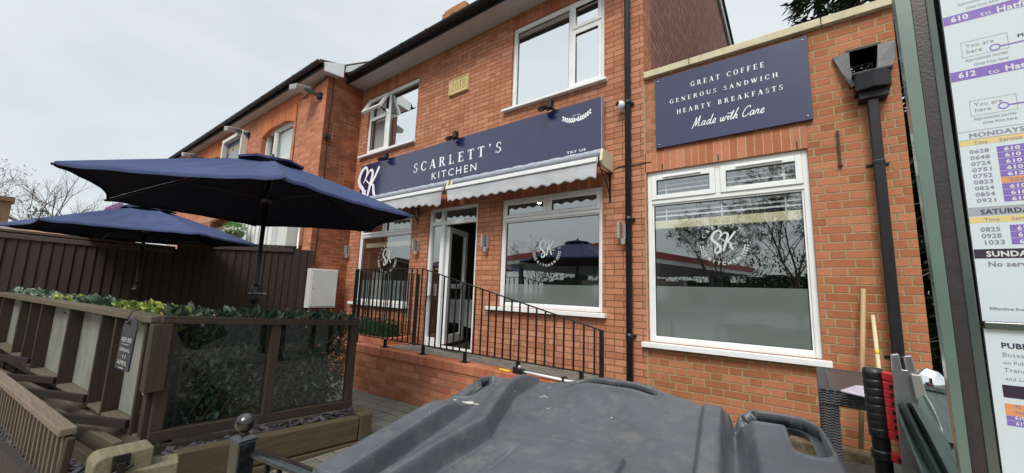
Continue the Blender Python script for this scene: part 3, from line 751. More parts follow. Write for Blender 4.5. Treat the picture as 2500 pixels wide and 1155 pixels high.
# window A (left ground), C (middle), R (extension)
fo = frame_win(B, OA, 1.03, [(-6.6, 1.055, 1.31)]); yy = YF+.02
tag(fo, 'white framed window left of the door, half hidden by the umbrella and railings')
sash(fo, -7.38, -6.625, 1.055, 1.31, yy, 'glass_c', .045); sash(fo, -6.575, -5.78, 1.055, 1.31, yy, 'glass_c', .045)
pane(fo, -7.38, -5.78, -.26, 1.005, YF+.07, 'glass_c'); bead(fo, -7.38, -5.78, -.26, 1.005, YF+.055); frostfilm(fo, -7.36, -5.80, -.24, .13, YF+.0675)
logo(-6.50, .55, YF+.066, .30, fo)
fo = frame_win(B, OC, 1.06, [(-2.83, 1.085, 1.32)], lo=.18); tag(fo, 'white framed window between the door and the downpipe')
sash(fo, -3.58, -2.855, 1.085, 1.32, yy, 'glass_c', .045); sash(fo, -2.805, -2.05, 1.085, 1.32, yy, 'glass_c', .045)
pane(fo, -3.58, -2.05, -.17, 1.035, YF+.07, 'glass_c'); bead(fo, -3.58, -2.05, -.17, 1.035, YF+.055); frostfilm(fo, -3.56, -2.07, -.15, .11, YF+.0675)
lc = at(1334, 612, Y=YF+.066); logo(lc.x, lc.z, YF+.066, .225, fo)
# upper left window with its small top sash swung open
fo = frame_win(B, OUL, None, [(-6.80, 2.85, 4.06)], gl='glass_up', lo=.17, ro=.03, sill_h=.05); tag(fo, 'upper left window with small top sash propped open')
pane(fo, -6.775, -5.88, 2.85, 4.06, YF+.07, 'glass_up'); bead(fo, -6.775, -5.88, 2.85, 4.06, YF+.055)
m = MB(); m.box(-7.45, -6.825, YF+.036, YF+.10, 3.62, 3.66); m.build('transom', M['white'], fo, bevel=.004)
sash(fo, -7.45, -6.825, 2.85, 3.62, yy, 'glass_c', .05)
H0 = Vector((-7.45, YF+.01, 4.06)); dn = Vector((0, -.19, -.36)).normalized(); nn = Vector((0, -dn.z, dn.y)); nn = Vector((0, dn.z, -dn.y))*-1
m = MB(); wS, hS = .66, .41
def P3(u, v, k): return H0+Vector((u-.015, 0, 0))+dn*v+nn*k
for (u0, u1, v0, v1) in ((0, .05, 0, hS), (wS-.05, wS, 0, hS), (.05, wS-.05, 0, .05), (.05, wS-.05, hS-.05, hS)):
    c = P3((u0+u1)/2, (v0+v1)/2, 0); m.obox(c, Vector(((u1-u0)/2, 0, 0)), dn*(v1-v0)/2, nn*.028)
m.build('open_sash', M['white'], fo, bevel=.005)
m = MB(); m.quad(P3(.05, .05, 0), P3(wS-.05, .05, 0), P3(wS-.05, hS-.05, 0), P3(.05, hS-.05, 0)); m.build('pane', M['glass_c'], fo, fixn=False)
m = MB(); m.bar(P3(wS-.06, hS-.03, -.02), (-6.88, YF+.03, 3.67), .015, .02); m.ball((-6.90, YF-.02, 3.70), .03, 10, 6); m.build('stay', M['blackpl'], fo)
fo = frame_win(B, OUR, None, [(-2.50, 2.86, 4.12)], gl='glass_up', lo=.13, ro=.05, sill_h=.04); tag(fo, 'large upper right window reflecting pale sky')
pane(fo, -3.48, -2.525, 2.86, 4.12, YF+.07, 'glass_up'); bead(fo, -3.48, -2.525, 2.86, 4.12, YF+.055)
m = MB(); m.box(-2.475, -2.03, YF+.036, YF+.10, 3.70, 3.74); m.build('transom', M['white'], fo, bevel=.004)
sash(fo, -2.475, -2.03, 2.86, 3.70, yy, 'glass_up', .05); sash(fo, -2.475, -2.03, 3.74, 4.12, yy, 'glass_up', .05)
# doorway
m = MB(); X0, X1, Z0, Z1 = OD; y = YF+.03; w = .055
m.box(X0, X0+w, y, y+.07, Z0, Z1); m.box(X1-w, X1, y, y+.07, Z0, Z1); m.box(X0+w, X1-w, y, y+.07, Z1-.05, Z1); m.box(X0+w, X1-w, y, y+.07, 1.09, 1.16)
m.box(X0+w, X1-w, y, y+.07, Z0, Z0+.035); m.box(-4.98, -4.89, y, y+.075, Z0+.035, 1.09); m.box(-4.98, -4.92, y, y+.07, 1.16, Z1-.05); m.box(X0+w, -4.98, y, y+.07, Z0+.035, Z0+.14)
df = m.build('door_frame', M['white'], B, bevel=.006); tag(df, 'white door frame with narrow side light')
pane(df, X0+w, -4.98, Z0+.14, 1.09, y+.04, 'glass_c'); pane(df, X0+w, -4.98, 1.16, Z1-.05, y+.04, 'glass_c'); pane(df, -4.92, X1-w, 1.16, Z1-.05, y+.04, 'glass_c')
m = MB(); m.box(-5.215, -5.135, y-.05, y-.002, -.12, .08); m.build('letterbox', M['white'], df, bevel=.008)
hp = Vector((-4.86, YF+.10, 0)); ang = R(108); dv = Vector((math.cos(ang), math.sin(ang), 0)); nv = Vector((-dv.y, dv.x, 0)); m = MB(); wd, zb, zt_ = .72, -.90, 1.07
def dbox(m, a, b, z0, z1, th=.028): m.obox(hp+dv*(a+b)/2+Vector((0, 0, (z0+z1)/2)), dv*(b-a)/2, nv*th, Vector((0, 0, (z1-z0)/2)))
for q in ((0, .09, zb, zt_), (wd-.09, wd, zb, zt_), (.09, wd-.09, zb, zb+.14), (.09, wd-.09, zt_-.09, zt_), (.09, wd-.09, .02, .09)): dbox(m, *q)
dl = m.build('door', M['white'], B, bevel=.006); tag(dl, 'white glazed door standing open inwards')
for a, b in ((zb+.14, .02), (.09, zt_-.09)):
    m = MB(); m.add([hp+dv*.09+Vector((0, 0, a)), hp+dv*(wd-.09)+Vector((0, 0, a)), hp+dv*(wd-.09)+Vector((0, 0, b)), hp+dv*.09+Vector((0, 0, b))], [(0, 1, 2, 3)]); m.build('pane', M['glass_c'], dl, fixn=False)
m = MB(); h0 = hp+dv*(wd-.05)-nv*.05; m.bar(h0+Vector((0, 0, .02)), h0+Vector((0, 0, .16)), .03, .012); m.bar(h0-nv*.02+Vector((0, 0, .10)), h0-nv*.02-dv*.12+Vector((0, 0, .10)), .02, .02); m.build('handle', M['chrome'], dl)
# rooms behind
m = MB(); a, b, c, d, e, f = -7.75, -1.80, YF+.31, 9.4, -.95, 1.95
m.quad((a, d, e), (b, d, e), (b, d, f), (a, d, f)); m.quad((a, c, e), (a, d, e), (a, d, f), (a, c, f)); m.quad((b, c, e), (b, d, e), (b, d, f), (b, c, f)); m.build('dining_room_walls', M['room'], B, fixn=False)
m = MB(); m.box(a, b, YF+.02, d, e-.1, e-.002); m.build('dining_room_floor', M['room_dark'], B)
m = MB(); m.box(a, b, YF+.301, d, f, f+.05); m.build('dining_room_ceiling', M['room'], B)
m = MB(); m.box(a, b, YF+.301, d, 2.6, 2.65); m.build('upper_floor', M['room'], B)
m = MB(); m.quad((a, 7.5, 2.66), (b, 7.5, 2.66), (b, 7.5, 4.6), (a, 7.5, 4.6)); m.build('upper_room_wall', M['room'], B, fixn=False)
m = MB(); m.box(a, b, YF+.301, 9, 4.5, 4.55); m.build('upper_ceiling', M['room'], B)
for (x0, x1) in ((-7.44, -7.1), (-6.05, -5.86)):
    m = MB(); n = 24; vs = []
    for i in range(n+1):
        x = x0+(x1-x0)*i/n; yy_ = YF+.16+.015*math.sin(i*2.1); vs += [(x, yy_, 2.82), (x, yy_, 4.1)]
    m.add(vs, [(2*i, 2*i+2, 2*i+3, 2*i+1) for i in range(n)], True); m.build('curtain', M['curtain'], B, fixn=False)
m = MB(); m.quad((-3.5, YF+.14, 2.83), (-2.0, YF+.14, 2.83), (-2.0, YF+.14, 4.15), (-3.5, YF+.14, 4.15)); m.build('window_blind', M['curtain'], B, fixn=False)
m = MB(); m.lathe((-7.0, YF+.2, 2.83), [(0, 0), (.07, .02), (.09, .07), (.05, .12), (.04, .16), (0, .17)], 12); m.build('vase', M['white'], B)
for k, (x, y) in enumerate(((-6.9, 5.6), (-5.6, 5.6), (-4.5, 5.5), (-3.3, 5.5), (-2.5, 5.5), (-6.2, 7.2), (-4.6, 7), (-3, 7.2))):
    m = MB(); m.lathe((x, y, 1.948), [(.045, 0), (.045, -.004), (0, -.005)], 12); m.build('ceiling_downlight', M['downlight'], B, fixn=False)
# blind in the left window
m = MB(); m.box(-7.36, -5.80, YF+.13, YF+.16, .80, .89); m.build('cream_blind_rail', M['cream'], B)

m = MB(); m.box(-4.95, -4.2, 3.98, 4.42, -.952, -.930); tag(m.build('door_mat', M['rubber'], bevel=.004), 'black rubber mat on the paving at the open door', 'mat')
# furniture inside: round tables under white cloths
def dining_table(x, y, label):
    t = thing('dining_table', (x, y, -.95), label, 'table', 'clothed tables in the dining room')
    m = MB(); n = 40; vs = [(x, y, -.19)]
    rings = [(.44, -.19), (.452, -.20), (.455, -.3), (.47, -.5), (.49, -.66)]
    for j, (r, z) in enumerate(rings):
        for i in range(n):
            a = 2*math.pi*i/n; wv = 1+(.10*math.sin(8*a+.5)*max(0, j-1)/3); vs.append((x+r*wv*math.cos(a), y+r*wv*math.sin(a), z+(.05*math.sin(4*a) if j == 4 else 0)))
    fs = [(0, 1+i, 1+(i+1) % n) for i in range(n)]
    for j in range(4): fs += [(1+j*n+i, 1+(j+1)*n+i, 1+(j+1)*n+(i+1) % n, 1+j*n+(i+1) % n) for i in range(n)]
    m.add(vs, fs, True); m.build('tablecloth', M['cloth'], t, fixn=False)
    m = MB(); m.tube([(x, y, -.94), (x, y, -.2)], .04, 8); m.lathe((x, y, -.94), [(.0, .03), (.25, .02), (.25, 0), (0, 0)], 16); m.build('pedestal', M['room_dark'], t)
q = at(1132, 740, Y=5.75); dining_table(q.x, 5.75, 'round table under a white cloth seen through the open door')
q = at(925, 700, Y=5.9); dining_table(q.x, 5.9, 'round table under a white cloth behind the window left of the door')

mb = MB(); mb.tube(spline([at(1480, 425, Y=YF-.006), at(1510, 409, Y=YF-.006), at(1548, 404, Y=YF-.006), at(1578, 397, Y=YF-.006), at(1590, 396, Y=YF-.006)], 5), .005, 5); mb.build('loose_cable', M['iron'], B)
# ---- extension
E = thing('extension_building', (-.36, 4.49, -1.4), 'single storey orange brick extension with stone coping and one big window', 'building')
mb = MB(); wallcells(mb, -1.459, .745, -1.6, 2.62, YF+.001, YF+.3, [OR, OH]); mb.box(.445, .745, YF+.3, 9, -1.6, 1.9); mb.build('wall', M['brick_ext'], E, fixn=False)
mb = MB(); mb.box(-1.46, .078, YF-.003, YF+.05, 1.452, 1.685); li = mb.build('lintel', M['brick_ext_s'], E)
mb = MB()
for x in (-1.26, -.68, .0): mb.box(x-.005, x+.005, YF-.006, YF-.003, 1.46, 1.53)
mb.build('weep_slots', M['iron'], li)
xs = [-1.45, -.93, .25, .79]
for a, b in zip(xs, xs[1:]):
    mb = MB(); mb.prism([(a+.004, 4.435, 2.625), (a+.004, 4.84, 2.625), (a+.004, 4.84, 2.71), (a+.004, 4.64, 2.735), (a+.004, 4.435, 2.705)], (b-a-.008, 0, 0)); mb.build('coping_stone', M['coping'], E, bevel=.006)
mb = MB(); mb.box(-1.455, .72, YF+.301, 8.9, 1.96, 2.0); mb.build('flat_roof', M['iron'], E)
mb = MB(); mb.box(-1.45, .8, 4.38, YF+.01, -1.32, -1.195); mb.build('plinth_ledge', simple('mossy_plinth', (.17, .13, .075), .95, .55, 22, bump=.6), E, bevel=.012)
mb = MB(); mb.box(-1.466, -1.452, YF-.003, YF+.002, -1.3, 2.62); mb.build('movement_joint', simple('mastic', (.36, .28, .19), .8), E)
fo = frame_win(E, OR, 1.09, [(-.70, 1.115, 1.40)], lo=.06, ro=.06); tag(fo, 'big white framed window of the extension with frosted lower half')
sash(fo, -1.395, -.725, 1.115, 1.40, yy, 'glass_r', .055, True); sash(fo, -.675, .028, 1.115, 1.40, yy, 'glass_r', .055, True)
zf = at(1790, 702, Y=YF+.07).z
pane(fo, -1.395, .028, -.45, 1.065, YF+.07, 'glass_r'); bead(fo, -1.395, .028, -.45, 1.065, YF+.055); frostfilm(fo, -1.377, .010, -.432, zf, YF+.0675)
lc = at(1766, 596, Y=YF+.066); logo(lc.x, lc.z, YF+.066, .225, fo)
m = MB(); a, b, c, d, e, f = -1.44, .44, YF+.31, 8.5, -.95, 1.95
m.quad((a, d, e), (b, d, e), (b, d, f), (a, d, f)); m.quad((a, c, e), (a, d, e), (a, d, f), (a, c, f)); m.quad((b, c, e), (b, d, e), (b, d, f), (b, c, f)); m.build('side_room_walls', M['room'], E, fixn=False)
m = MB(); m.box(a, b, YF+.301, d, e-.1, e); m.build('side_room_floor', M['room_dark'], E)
m = MB(); m.box(a, b, YF+.301, d, f, f+.05); m.build('side_room_ceiling', M['room'], E)
for (x, y) in ((-.65, 5.4), (-.35, 6.3), (-.2, 7.2)):
    m = MB(); m.lathe((x, y, 1.948), [(.045, 0), (.045, -.004), (0, -.005)], 12); m.build('ceiling_downlight', M['downlight'], E, fixn=False)
vb = thing('venetian_blind', (-.68, YF+.16, 1.4), 'white slatted blind half raised behind the big extension window', 'blind')
m = MB()
z = 1.40
while z > .90: m.obox((-.68, YF+.115, z), Vector((.70, 0, 0)), Vector((0, .019, .013)), Vector((0, -.0006, .0014))); z -= .052
m.build('slats', M['blind'], vb)
m = MB()
for x in (-1.25, -.68, -.12): m.box(x-.006, x+.006, YF+.092, YF+.094, .86, 1.42)
m.build('ladder_tape', M['blind'], vb)
m = MB(); m.box(-1.38, .02, YF+.085, YF+.125, .78, .875); m.build('bottom_rail', M['cream'], vb, bevel=.006)
m = MB(); m.box(-1.05, -.40, 6.5, 6.9, -.95, .3); m.build('sideboard', M['room_dark'], E)

# ---- pub next door
NP = thing('neighbouring_pub', (-12, 3.68, -1.5), 'older orange red brick pub left of the restaurant with rubbed brick window arches', 'building')
YN = 3.68
_v0, _v1 = at(843, 168, X=-7.64), at(925, 155, X=-7.64); VB = lambda y: _v0.z+(_v1.z-_v0.z)*(y-_v0.y)/(_v1.y-_v0.y)
W1 = (-10.98, -9.22, 2.05, 3.84); W2 = (-15.75, -14.0, 2.05, 3.84)
mb = MB(); wallcells(mb, -19, -7.8, -1.6, 4.40, YN, YN+.3, [W1, W2]); mb.build('front_wall', M['brick_nb'], NP, fixn=False)
mb = MB(); mb.box(-8.1, -7.8, YN+.3, YF+.25, -1.6, 4.40); mb.prism([(-7.803, YN+.001, 4.401), (-7.803, 7.4, VB(7.4)-.12), (-7.803, 7.4, 4.401)], (-.3, 0, 0)); mb.build('side_wall', M['brick_old'], NP, fixn=False)
mb = MB(); mb.box(-7.802, -7.797, YN+.0, YF, -1.6, 4.40); mb.build('side_wall_face', M['brick_old'], NP, fixn=False)
mb = MB(); mb.prism([(-19.2, 3.40, 4.55), (-19.2, 3.9, VB(3.9)+.10), (-19.2, 7.5, VB(7.5)+.10), (-19.2, 7.5, VB(7.5)+.06), (-19.2, 3.9, VB(3.9)+.06), (-19.2, 3.42, 4.50)], (11.56, 0, 0)); mb.build('roof', M['rooftile'], NP)
mb = MB(); mb.box(-19.1, -7.60, 3.47, YN+.002, 4.385, 4.400); mb.build('soffit', M['soffit'], NP)
mb = MB(); mb.box(-19.1, -7.60, 3.448, 3.468, 4.37, 4.53); mb.build('fascia', M['iron'], NP)
gutter('gutter', -19.1, -7.57, 3.385, 4.495, .060, NP, 14)
# boxed eave end and barge board running back up the verge
mb = MB(); p = [tuple(at(x_, y_, X=-7.58)) for x_, y_ in ((793, 151), (793, 172), (839, 189), (842, 156))]; mb.prism(p, (-.03, 0, 0)); mb.build('eave_box_end', M['white'], NP)
mb = MB(); mb.prism([(-7.64, _v0.y+.02, VB(_v0.y)+.07), (-7.64, _v0.y+.02, VB(_v0.y)-.07), (-7.64, 7.45, VB(7.45)-.09), (-7.64, 7.45, VB(7.45)+.07)], (-.03, 0, 0)); mb.build('barge_board', M['white'], NP)
mb = MB(); mb.box(-7.797, -7.61, YN+.003, 3.86, 4.38, 4.395); mb.build('eave_underside', M['soffit'], NP)
for Wn in (W1, W2):
    cx = (Wn[0]+Wn[1])/2; hw = (Wn[1]-Wn[0])/2
    m = MB(); n = 12; vs = []
    for i in range(n+1):
        t = -1+2*i/n; x = cx+t*(hw+.12); rise = .20*(1-t*t); vs += [(x, YN-.004, Wn[3]-.17+rise), (x+t*.12, YN-.004, min(4.38, Wn[3]+.40+rise*.6))]
    k = len(vs); vs += [(a, b+.12, c) for a, b, c in vs]
    fs = [(2*i, 2*i+2, 2*i+3, 2*i+1) for i in range(n)]+[(k+2*i, 2*i+k+2, 2*i+2, 2*i) for i in range(n)]
    m.add(vs, fs); m.build('window_arch', M['brick_arch'], NP, fixn=False)
    m = MB(); z0, z1 = Wn[2], Wn[3]-.0; a, b = Wn[0], Wn[1]; y = YN+.10
    m.ringframe(a, b, z0, z1, y, y+.1, .06); m.box(cx-hw*.38-.05, cx-hw*.38+.05, y-.01, y+.1, z0+.06, z1-.06); m.box(cx-hw*.38+.05, b-.06, y+.01, y+.08, 2.92, 2.98); m.box(a+.06, cx-hw*.38-.05, y+.01, y+.08, 2.92, 2.98)
    m.ringframe(cx-hw*.38+.05, b-.06, 2.06, 2.92, y+.02, y+.06, .045); m.ringframe(cx-hw*.38+.05, b-.06, 2.98, z1-.06, y+.01, y+.05, .045)
    w_ = m.build('sash_window', simple('old_white_paint', (.62, .62, .60), .5, .12, 14) if 'owp' not in M else M['owp'], NP, bevel=.006); M['owp'] = w_.data.materials[0]
    m = MB(); m.quad((a+.06, y+.055, z0+.06), (b-.06, y+.055, z0+.06), (b-.06, y+.055, z1-.06), (a+.06, y+.055, z1-.06)); m.build('pane', M['glass_c'], w_, fixn=False)
    m = MB(); n = 40; vs = []
    for i in range(n+1): x = a+.07+(b-a-.14)*i/n; vs += [(x, y+.14+.02*math.sin(i*1.7), z0), (x, y+.14+.02*math.sin(i*1.7), z1)]
    m.add(vs, [(2*i, 2*i+2, 2*i+3, 2*i+1) for i in range(n)], True); m.build('net_curtain', M['curtain'], w_, fixn=False)
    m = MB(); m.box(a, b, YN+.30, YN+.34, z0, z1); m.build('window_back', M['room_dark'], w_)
m = MB(); m.tube(spline([(-7.79, 3.78, 4.40), (-7.79, 3.80, 4.0), (-7.79, 3.78, 3.4), (-7.79, 3.79, 2.6), (-7.79, 3.8, 1.6), (-7.79, 3.78, .4)], 4), .009, 6); m.tube([(-9.1, YN-.01, 4.1), (-9.05, YN-.01, 3.0), (-9.0, YN-.01, 1.2), (-8.98, YN-.01, .5)], .008, 6); m.tube(spline([(-8.85, YN-.03, 4.15), (-8.5, YN-.03, 4.2), (-8.2, YN-.03, 4.30), (-7.8, YN-.03, 4.34)], 4), .012, 6); m.build('wall_cable', M['iron'], NP)
q = at(797, 333, X=-7.78); m = MB(); m.box(-7.80, -7.74, q.y-.05, q.y+.07, q.z-.03, q.z+.03); m.box(-7.82, -7.72, q.y-.055, q.y-.03, q.z-.045, q.z+.045); m.build('junction_box', M['blackpl'], NP, bevel=.005)

# ================================================================== SIGNS
def sign_line(mb, s, pl, pr, cap_top, Y, track=.28, fn=serif, **kw):
    a, b, c = at(*pl, Y=Y), at(*pr, Y=Y), at(pl[0], cap_top, Y=Y); cap = c.z-a.z; z = (a.z+b.z)/2
    if fn is serif: serif(mb, s, (a.x, Y, z), cap, track=track, fit=b.x-a.x)
    else: sans(mb, s, (a.x, Y, z), cap, fit=b.x-a.x, **kw)
YS = 4.395
sg = thing('shop_sign', (-4.7, YS, 1.75), "long navy fascia sign lettered SCARLETT'S KITCHEN over the door", 'sign')
m = MB(); m.box(-7.41, -1.975, YS, YS+.055, 1.755, 2.53); m.build('panel', M['navy'], sg, bevel=.003)
m = MB(); m.box(-1.9745, -1.966, YS-.004, YS+.06, 1.75, 2.535); m.build('edge_trim', M['navy_edge'], sg)
yl = YS-.0015
m = MB(); sign_line(m, "SCARLETT'S", (1009, 421.6), (1224.5, 371.5), 400.5, yl, .42); m.build('name_lettering', M['lettering'], sg, fixn=False)
m = MB(); sign_line(m, 'KITCHEN', (1052, 439), (1161, 416), 422, yl, fn=sans, bold=.0, space=1.35); m.build('second_lettering', M['lettering'], sg, fixn=False)
m = MB(); sign_line(m, 'TRY US', (1383.4, 376.5), (1430, 367), 371, yl, fn=sans, bold=.02, space=1.2); m.build('small_lettering', M['lettering'], sg, fixn=False)
m = MB(); SK(m, (-7.13, yl, 2.09), .80); m.build('monogram', M['lettering'], sg, fixn=False)
m = MB(); c = at(1407, 290, Y=yl)
for sx in (-1, 1):
    for j in range(6):
        t = j/5; x = c.x+sx*(.03+.17*t); z = c.z-.01+.06*t*t
        for sd_ in (-1, 1): ellipse(m, (x, 0, z+sd_*.018), .022, .011, R(sx*35*sd_+20*sx), yl)
    stroke(m, [(0, 0), (sx*.08, .005), (sx*.2, .05)], .005, (c.x, yl-.0003, c.z-.01), (1, 0, 0), (0, 0, 1))
ellipse(m, (c.x, 0, c.z-.01), .014, .014, 0, yl)
sans(m, 'EST. 2026', (c.x-.055, yl, c.z+.045), .018, fit=.11, bold=.01); m.build('laurel_motif', M['lettering'], sg, fixn=False)

s2 = thing('menu_sign', (-.6, YS+.04, 1.7), 'square navy sign reading GREAT COFFEE over the extension window', 'sign')
Y2 = 4.45; m = MB(); m.box(-1.318, .138, Y2, Y2+.035, 1.712, 2.572); m.build('panel', M['navy'], s2, bevel=.003)
yl = Y2-.0015
for s_, a, b, c, nm in (('GREAT COFFEE', (1686, 210.8), (1866, 164), 199.5, 'lettering'), ('GENEROUS SANDWICH', (1635, 252.5), (1899.5, 188), 243, 'lettering'), ('HEARTY BREAKFASTS', (1652, 278.5), (1912, 218), 268, 'lettering')):
    m = MB(); sign_line(m, s_, a, b, c, yl, .42); m.build(nm, M['lettering'], s2, fixn=False)
m = MB()
for x_, z_ in ((-1.28, 1.75), (.10, 1.75), (-1.28, 2.535), (.10, 2.535)): m.lathe((x_, yl, z_), [(.009, 0), (.009, .003), (0, .004)], 8, (0, -1, 0))
m.build('fixings', M['alu'], s2)
# brushed script line
a, b = at(1692, 312.5, Y=yl), at(1866, 273, Y=yl); z0 = (a.z+b.z)/2
SC = {'M': ([(-.1, -.15), (.1, .6), (.16, 1.1), (.22, .5), (.24, .1), (.45, .9), (.55, 1.15), (.52, .4), (.6, .05), (.75, .1)], .8),
      'a': ([(.42, .45), (.2, .5), (.08, .2), (.2, .02), (.38, .3), (.44, .48), (.40, .1), (.55, .05)], .56),
      'd': ([(.42, .45), (.2, .5), (.08, .2), (.2, .02), (.4, .4), (.56, 1.1), (.42, .3), (.46, .02), (.6, .08)], .6),
      'e': ([(0, .1), (.3, .28), (.34, .46), (.2, .5), (.1, .2), (.22, .0), (.44, .1)], .46),
      'w': ([(.05, .48), (.1, .1), (.2, .04), (.34, .46), (.34, .1), (.46, .04), (.6, .48), (.72, .42)], .74),
      'i': ([(.0, .2), (.12, .48), (.1, .08), (.24, .08)], .26), 't': ([(.0, .2), (.26, 1.0), (.14, .2), (.18, .02), (.32, .1)], .34),
      'h': ([(.0, .1), (.3, 1.0), (.3, 1.12), (.14, .4), (.06, 0), (.24, .44), (.34, .4), (.32, .06), (.46, .08)], .5),
      'C': ([(.66, .85), (.6, 1.1), (.3, .95), (.08, .4), (.2, .02), (.5, .1), (.66, .3)], .7), 'r': ([(0, .1), (.14, .56), (.18, .44), (.3, .46), (.26, .1), (.4, .06)], .42), ' ': ([], .34)}
m = MB(); tot = sum(SC[c][1] for c in 'Made with Care'); k = (b.x-a.x)/tot; x = 0; kz = .098
for c in 'Made with Care':
    pts, adv = SC[c]
    if pts: stroke(m, [((px_+x)*k, py_*kz) for px_, py_ in pts], .0085, (a.x, yl-.0009*(int(x*7) % 3), z0), (1, 0, .0), (.25, 0, 1), 5)
    if c == 'i': ellipse(m, (a.x+(x+.2)*k, 0, z0+.075), .006, .006, 0, yl)
    if c == 't': stroke(m, [((x+.02)*k, .072), ((x+.4)*k, .078)], .007, (a.x, yl-.0006, z0), (1, 0, 0), (0, 0, 1))
    x += adv
m.build('script_lettering', M['lettering'], s2, fixn=False)

nsn = thing('pub_sign', (-12.7, YN-.05, 3.0), 'framed dark board lettered THE MALTA on the pub wall', 'sign')
m = MB(); m.box(-13.42, -12.05, YN-.04, YN, 2.5, 4.0); m.build('board', simple('pub_board', (.035, .04, .10), .35), nsn)
m = MB(); m.ringframe(-13.52, -11.95, 2.4, 4.1, YN-.16, YN, .10); m.build('frame', M['owp'], nsn, bevel=.01)
m = MB(); m.box(-13.2, -12.25, YN-.044, YN-.041, 2.55, 3.70); m.build('painted_panel', simple('pub_panel', (.26, .30, .34), .5, .2), nsn)
m = MB(); serif(m, 'THE MALTA', (-13.3, YN-.047, 3.70), .13, track=.12, fit=1.16); m.build('lettering', simple('gold_lettering', (.75, .66, .22), .5), nsn, fixn=False)

# ================================================================== WALL FITTINGS
def floodlight(px_, label):
    c = at(*px_, Y=YS-.09); t = thing('floodlight', (c.x, YS, c.z), label, 'floodlight', 'small black floodlights over the long sign')
    m = MB(); m.box(c.x-.035, c.x+.035, YS-.115, YS-.03, c.z+.0, c.z+.12); m.build('sensor', M['blackpl'], t, bevel=.006)
    m = MB(); m.bar((c.x, YS-.05, c.z+.01), (c.x, YF, c.z+.04), .03, .02); m.bar((c.x-.05, YS-.09, c.z-.02), (c.x+.03, YS-.05, c.z+.02), .03, .03); m.build('bracket', M['blackpl'], t)
    m = MB()
    m.obox((c.x-.09, YS-.13, c.z-.0), Vector((.05, -.02, 0)), Vector((.008, .045, .022)), Vector((0, -.015, .022))); m.build('lamp_head', M['blackpl'], t, bevel=.006)
    m = MB(); m.obox((c.x-.09, YS-.138, c.z-.026), Vector((.042, -.018, 0)), Vector((.006, .036, .018)), Vector((0, -.001, .002))); m.build('lens', M['galv'], t)
floodlight((940, 388), 'black floodlight above the SK monogram at the left end of the long sign')
floodlight((1110, 337), "black floodlight above the name SCARLETT'S")
floodlight((1341, 264), 'black floodlight below the large upper right window')
def walllamp(px_, label, w=.028):
    c = at(*px_, Y=YF-.04); t = thing('wall_lamp', (c.x, YF, c.z-.15), label, 'wall lamp', 'slim silver wall lamps')
    m = MB(); m.box(c.x-.045, c.x-.045+w, YF-.10, YF-.03, c.z-.09, c.z+.11); m.build('shade', M['galv'], t, bevel=.004)
    m = MB(); m.box(c.x-.0, c.x+.05, YF-.03, YF+.0, c.z-.10, c.z+.09); m.build('back_plate', M['alu'], t, bevel=.003)
    m = MB(); m.box(c.x-.005, c.x+.045, YF-.085, YF-.03, c.z-.16, c.z-.09); m.build('sensor', M['galv'], t, bevel=.004)
walllamp((848, 612), 'slim silver wall lamp left of the railed window, next to the pub wall')
walllamp((1016, 600), 'slim silver wall lamp just left of the door')
walllamp((1185, 590), 'slim silver wall lamp between door and middle window')
walllamp((1520, 565), 'slim silver wall lamp beside the downpipe')
c = at(1520, 259, Y=YF-.06); t = thing('security_camera', (c.x, YF, c.z), 'white dome camera beside the downpipe', 'security camera')
m = MB(); m.lathe((c.x+.02, YF, c.z-.01), [(.055, 0), (.055, .03), (.03, .05), (0, .05)], 20, (0, -1, 0)); m.build('mount', M['white'], t)
m = MB(); m.ball((c.x-.01, YF-.09, c.z), .055, 24, 14); m.build('housing', M['white'], t)
m = MB(); m.lathe((c.x-.035, YF-.128, c.z+.012), [(.03, 0), (.03, .012), (.018, .018), (0, .018)], 18, (-.5, -.85, .1)); m.build('lens', M['blackpl'], t)
def bracket(x, ztop, label, sc=1.0, fl=-1):
    t = thing('hanging_bracket', (x, YF, ztop), label, 'bracket', 'scrolled black hanging basket brackets')
    m = MB(); m.box(x-.012, x+.012, YF-.012, YF, ztop-.34*sc, ztop+.03); m.build('back_bar', M['iron'], t, bevel=.003)
    m = MB(); m.tube([(x, YF-.012, ztop-.02), (x, YF-.30*sc, ztop-.02)], .008, 6); m.tube(spline([(x, YF-.012, ztop-.30*sc), (x, YF-.10, ztop-.16*sc), (x, YF-.26*sc, ztop-.03), (x, YF-.33*sc, ztop+.03), (x, YF-.36*sc, ztop+.10), (x, YF-.31*sc, ztop+.12), (x, YF-.30*sc, ztop+.07)], 5), .007, 6)
    m.ball((x, YF-.006, ztop+.04), .015, 8, 6); m.ball((x, YF-.006, ztop-.35*sc), .015, 8, 6); m.build('scroll_arm', M['iron'], t)
c = at(1490, 425, Y=YF); bracket(c.x, c.z, 'scrolled black bracket at the right end of the awning')
c = at(1023, 512, Y=YF); bracket(c.x, c.z+.02, 'scrolled black bracket left of the door', .8)
# pub floodlights
def publamp(px_, y, label, flip=1):
    c = at(*px_, Y=YN-y); t = thing('pub_floodlight', (c.x, YN, c.z), label, 'floodlight', 'grey floodlights under the pub eaves')
    m = MB(); d = Vector((-.25, -.55, .35)).normalized()
    X_ = Vector((.17, 0, -.04)); Y_ = Vector((-.02, -.15, -.02)); Z_ = Vector((.02, -.01, .055))
    m.obox(c, X_, Y_, Z_); b_ = m.build('housing', M['galv'], t, bevel=.02)
    m = MB(); m.obox(c-Z_*1.05, X_*.85, Y_*.85, Z_*.08); m.build('lens', M['soffit'], t)
    m = MB(); m.bar(c+X_*.8, (c.x+.28, YN, c.z-.12), .05, .06); m.box(c.x+.2, c.x+.34, YN-.06, YN, c.z-.18, c.z-.06); m.build('arm', M['blackpl'], t)
publamp((733, 216), .32, 'grey floodlight nearest the corner of the pub')
publamp((568, 316), .32, 'grey floodlight above THE MALTA sign')
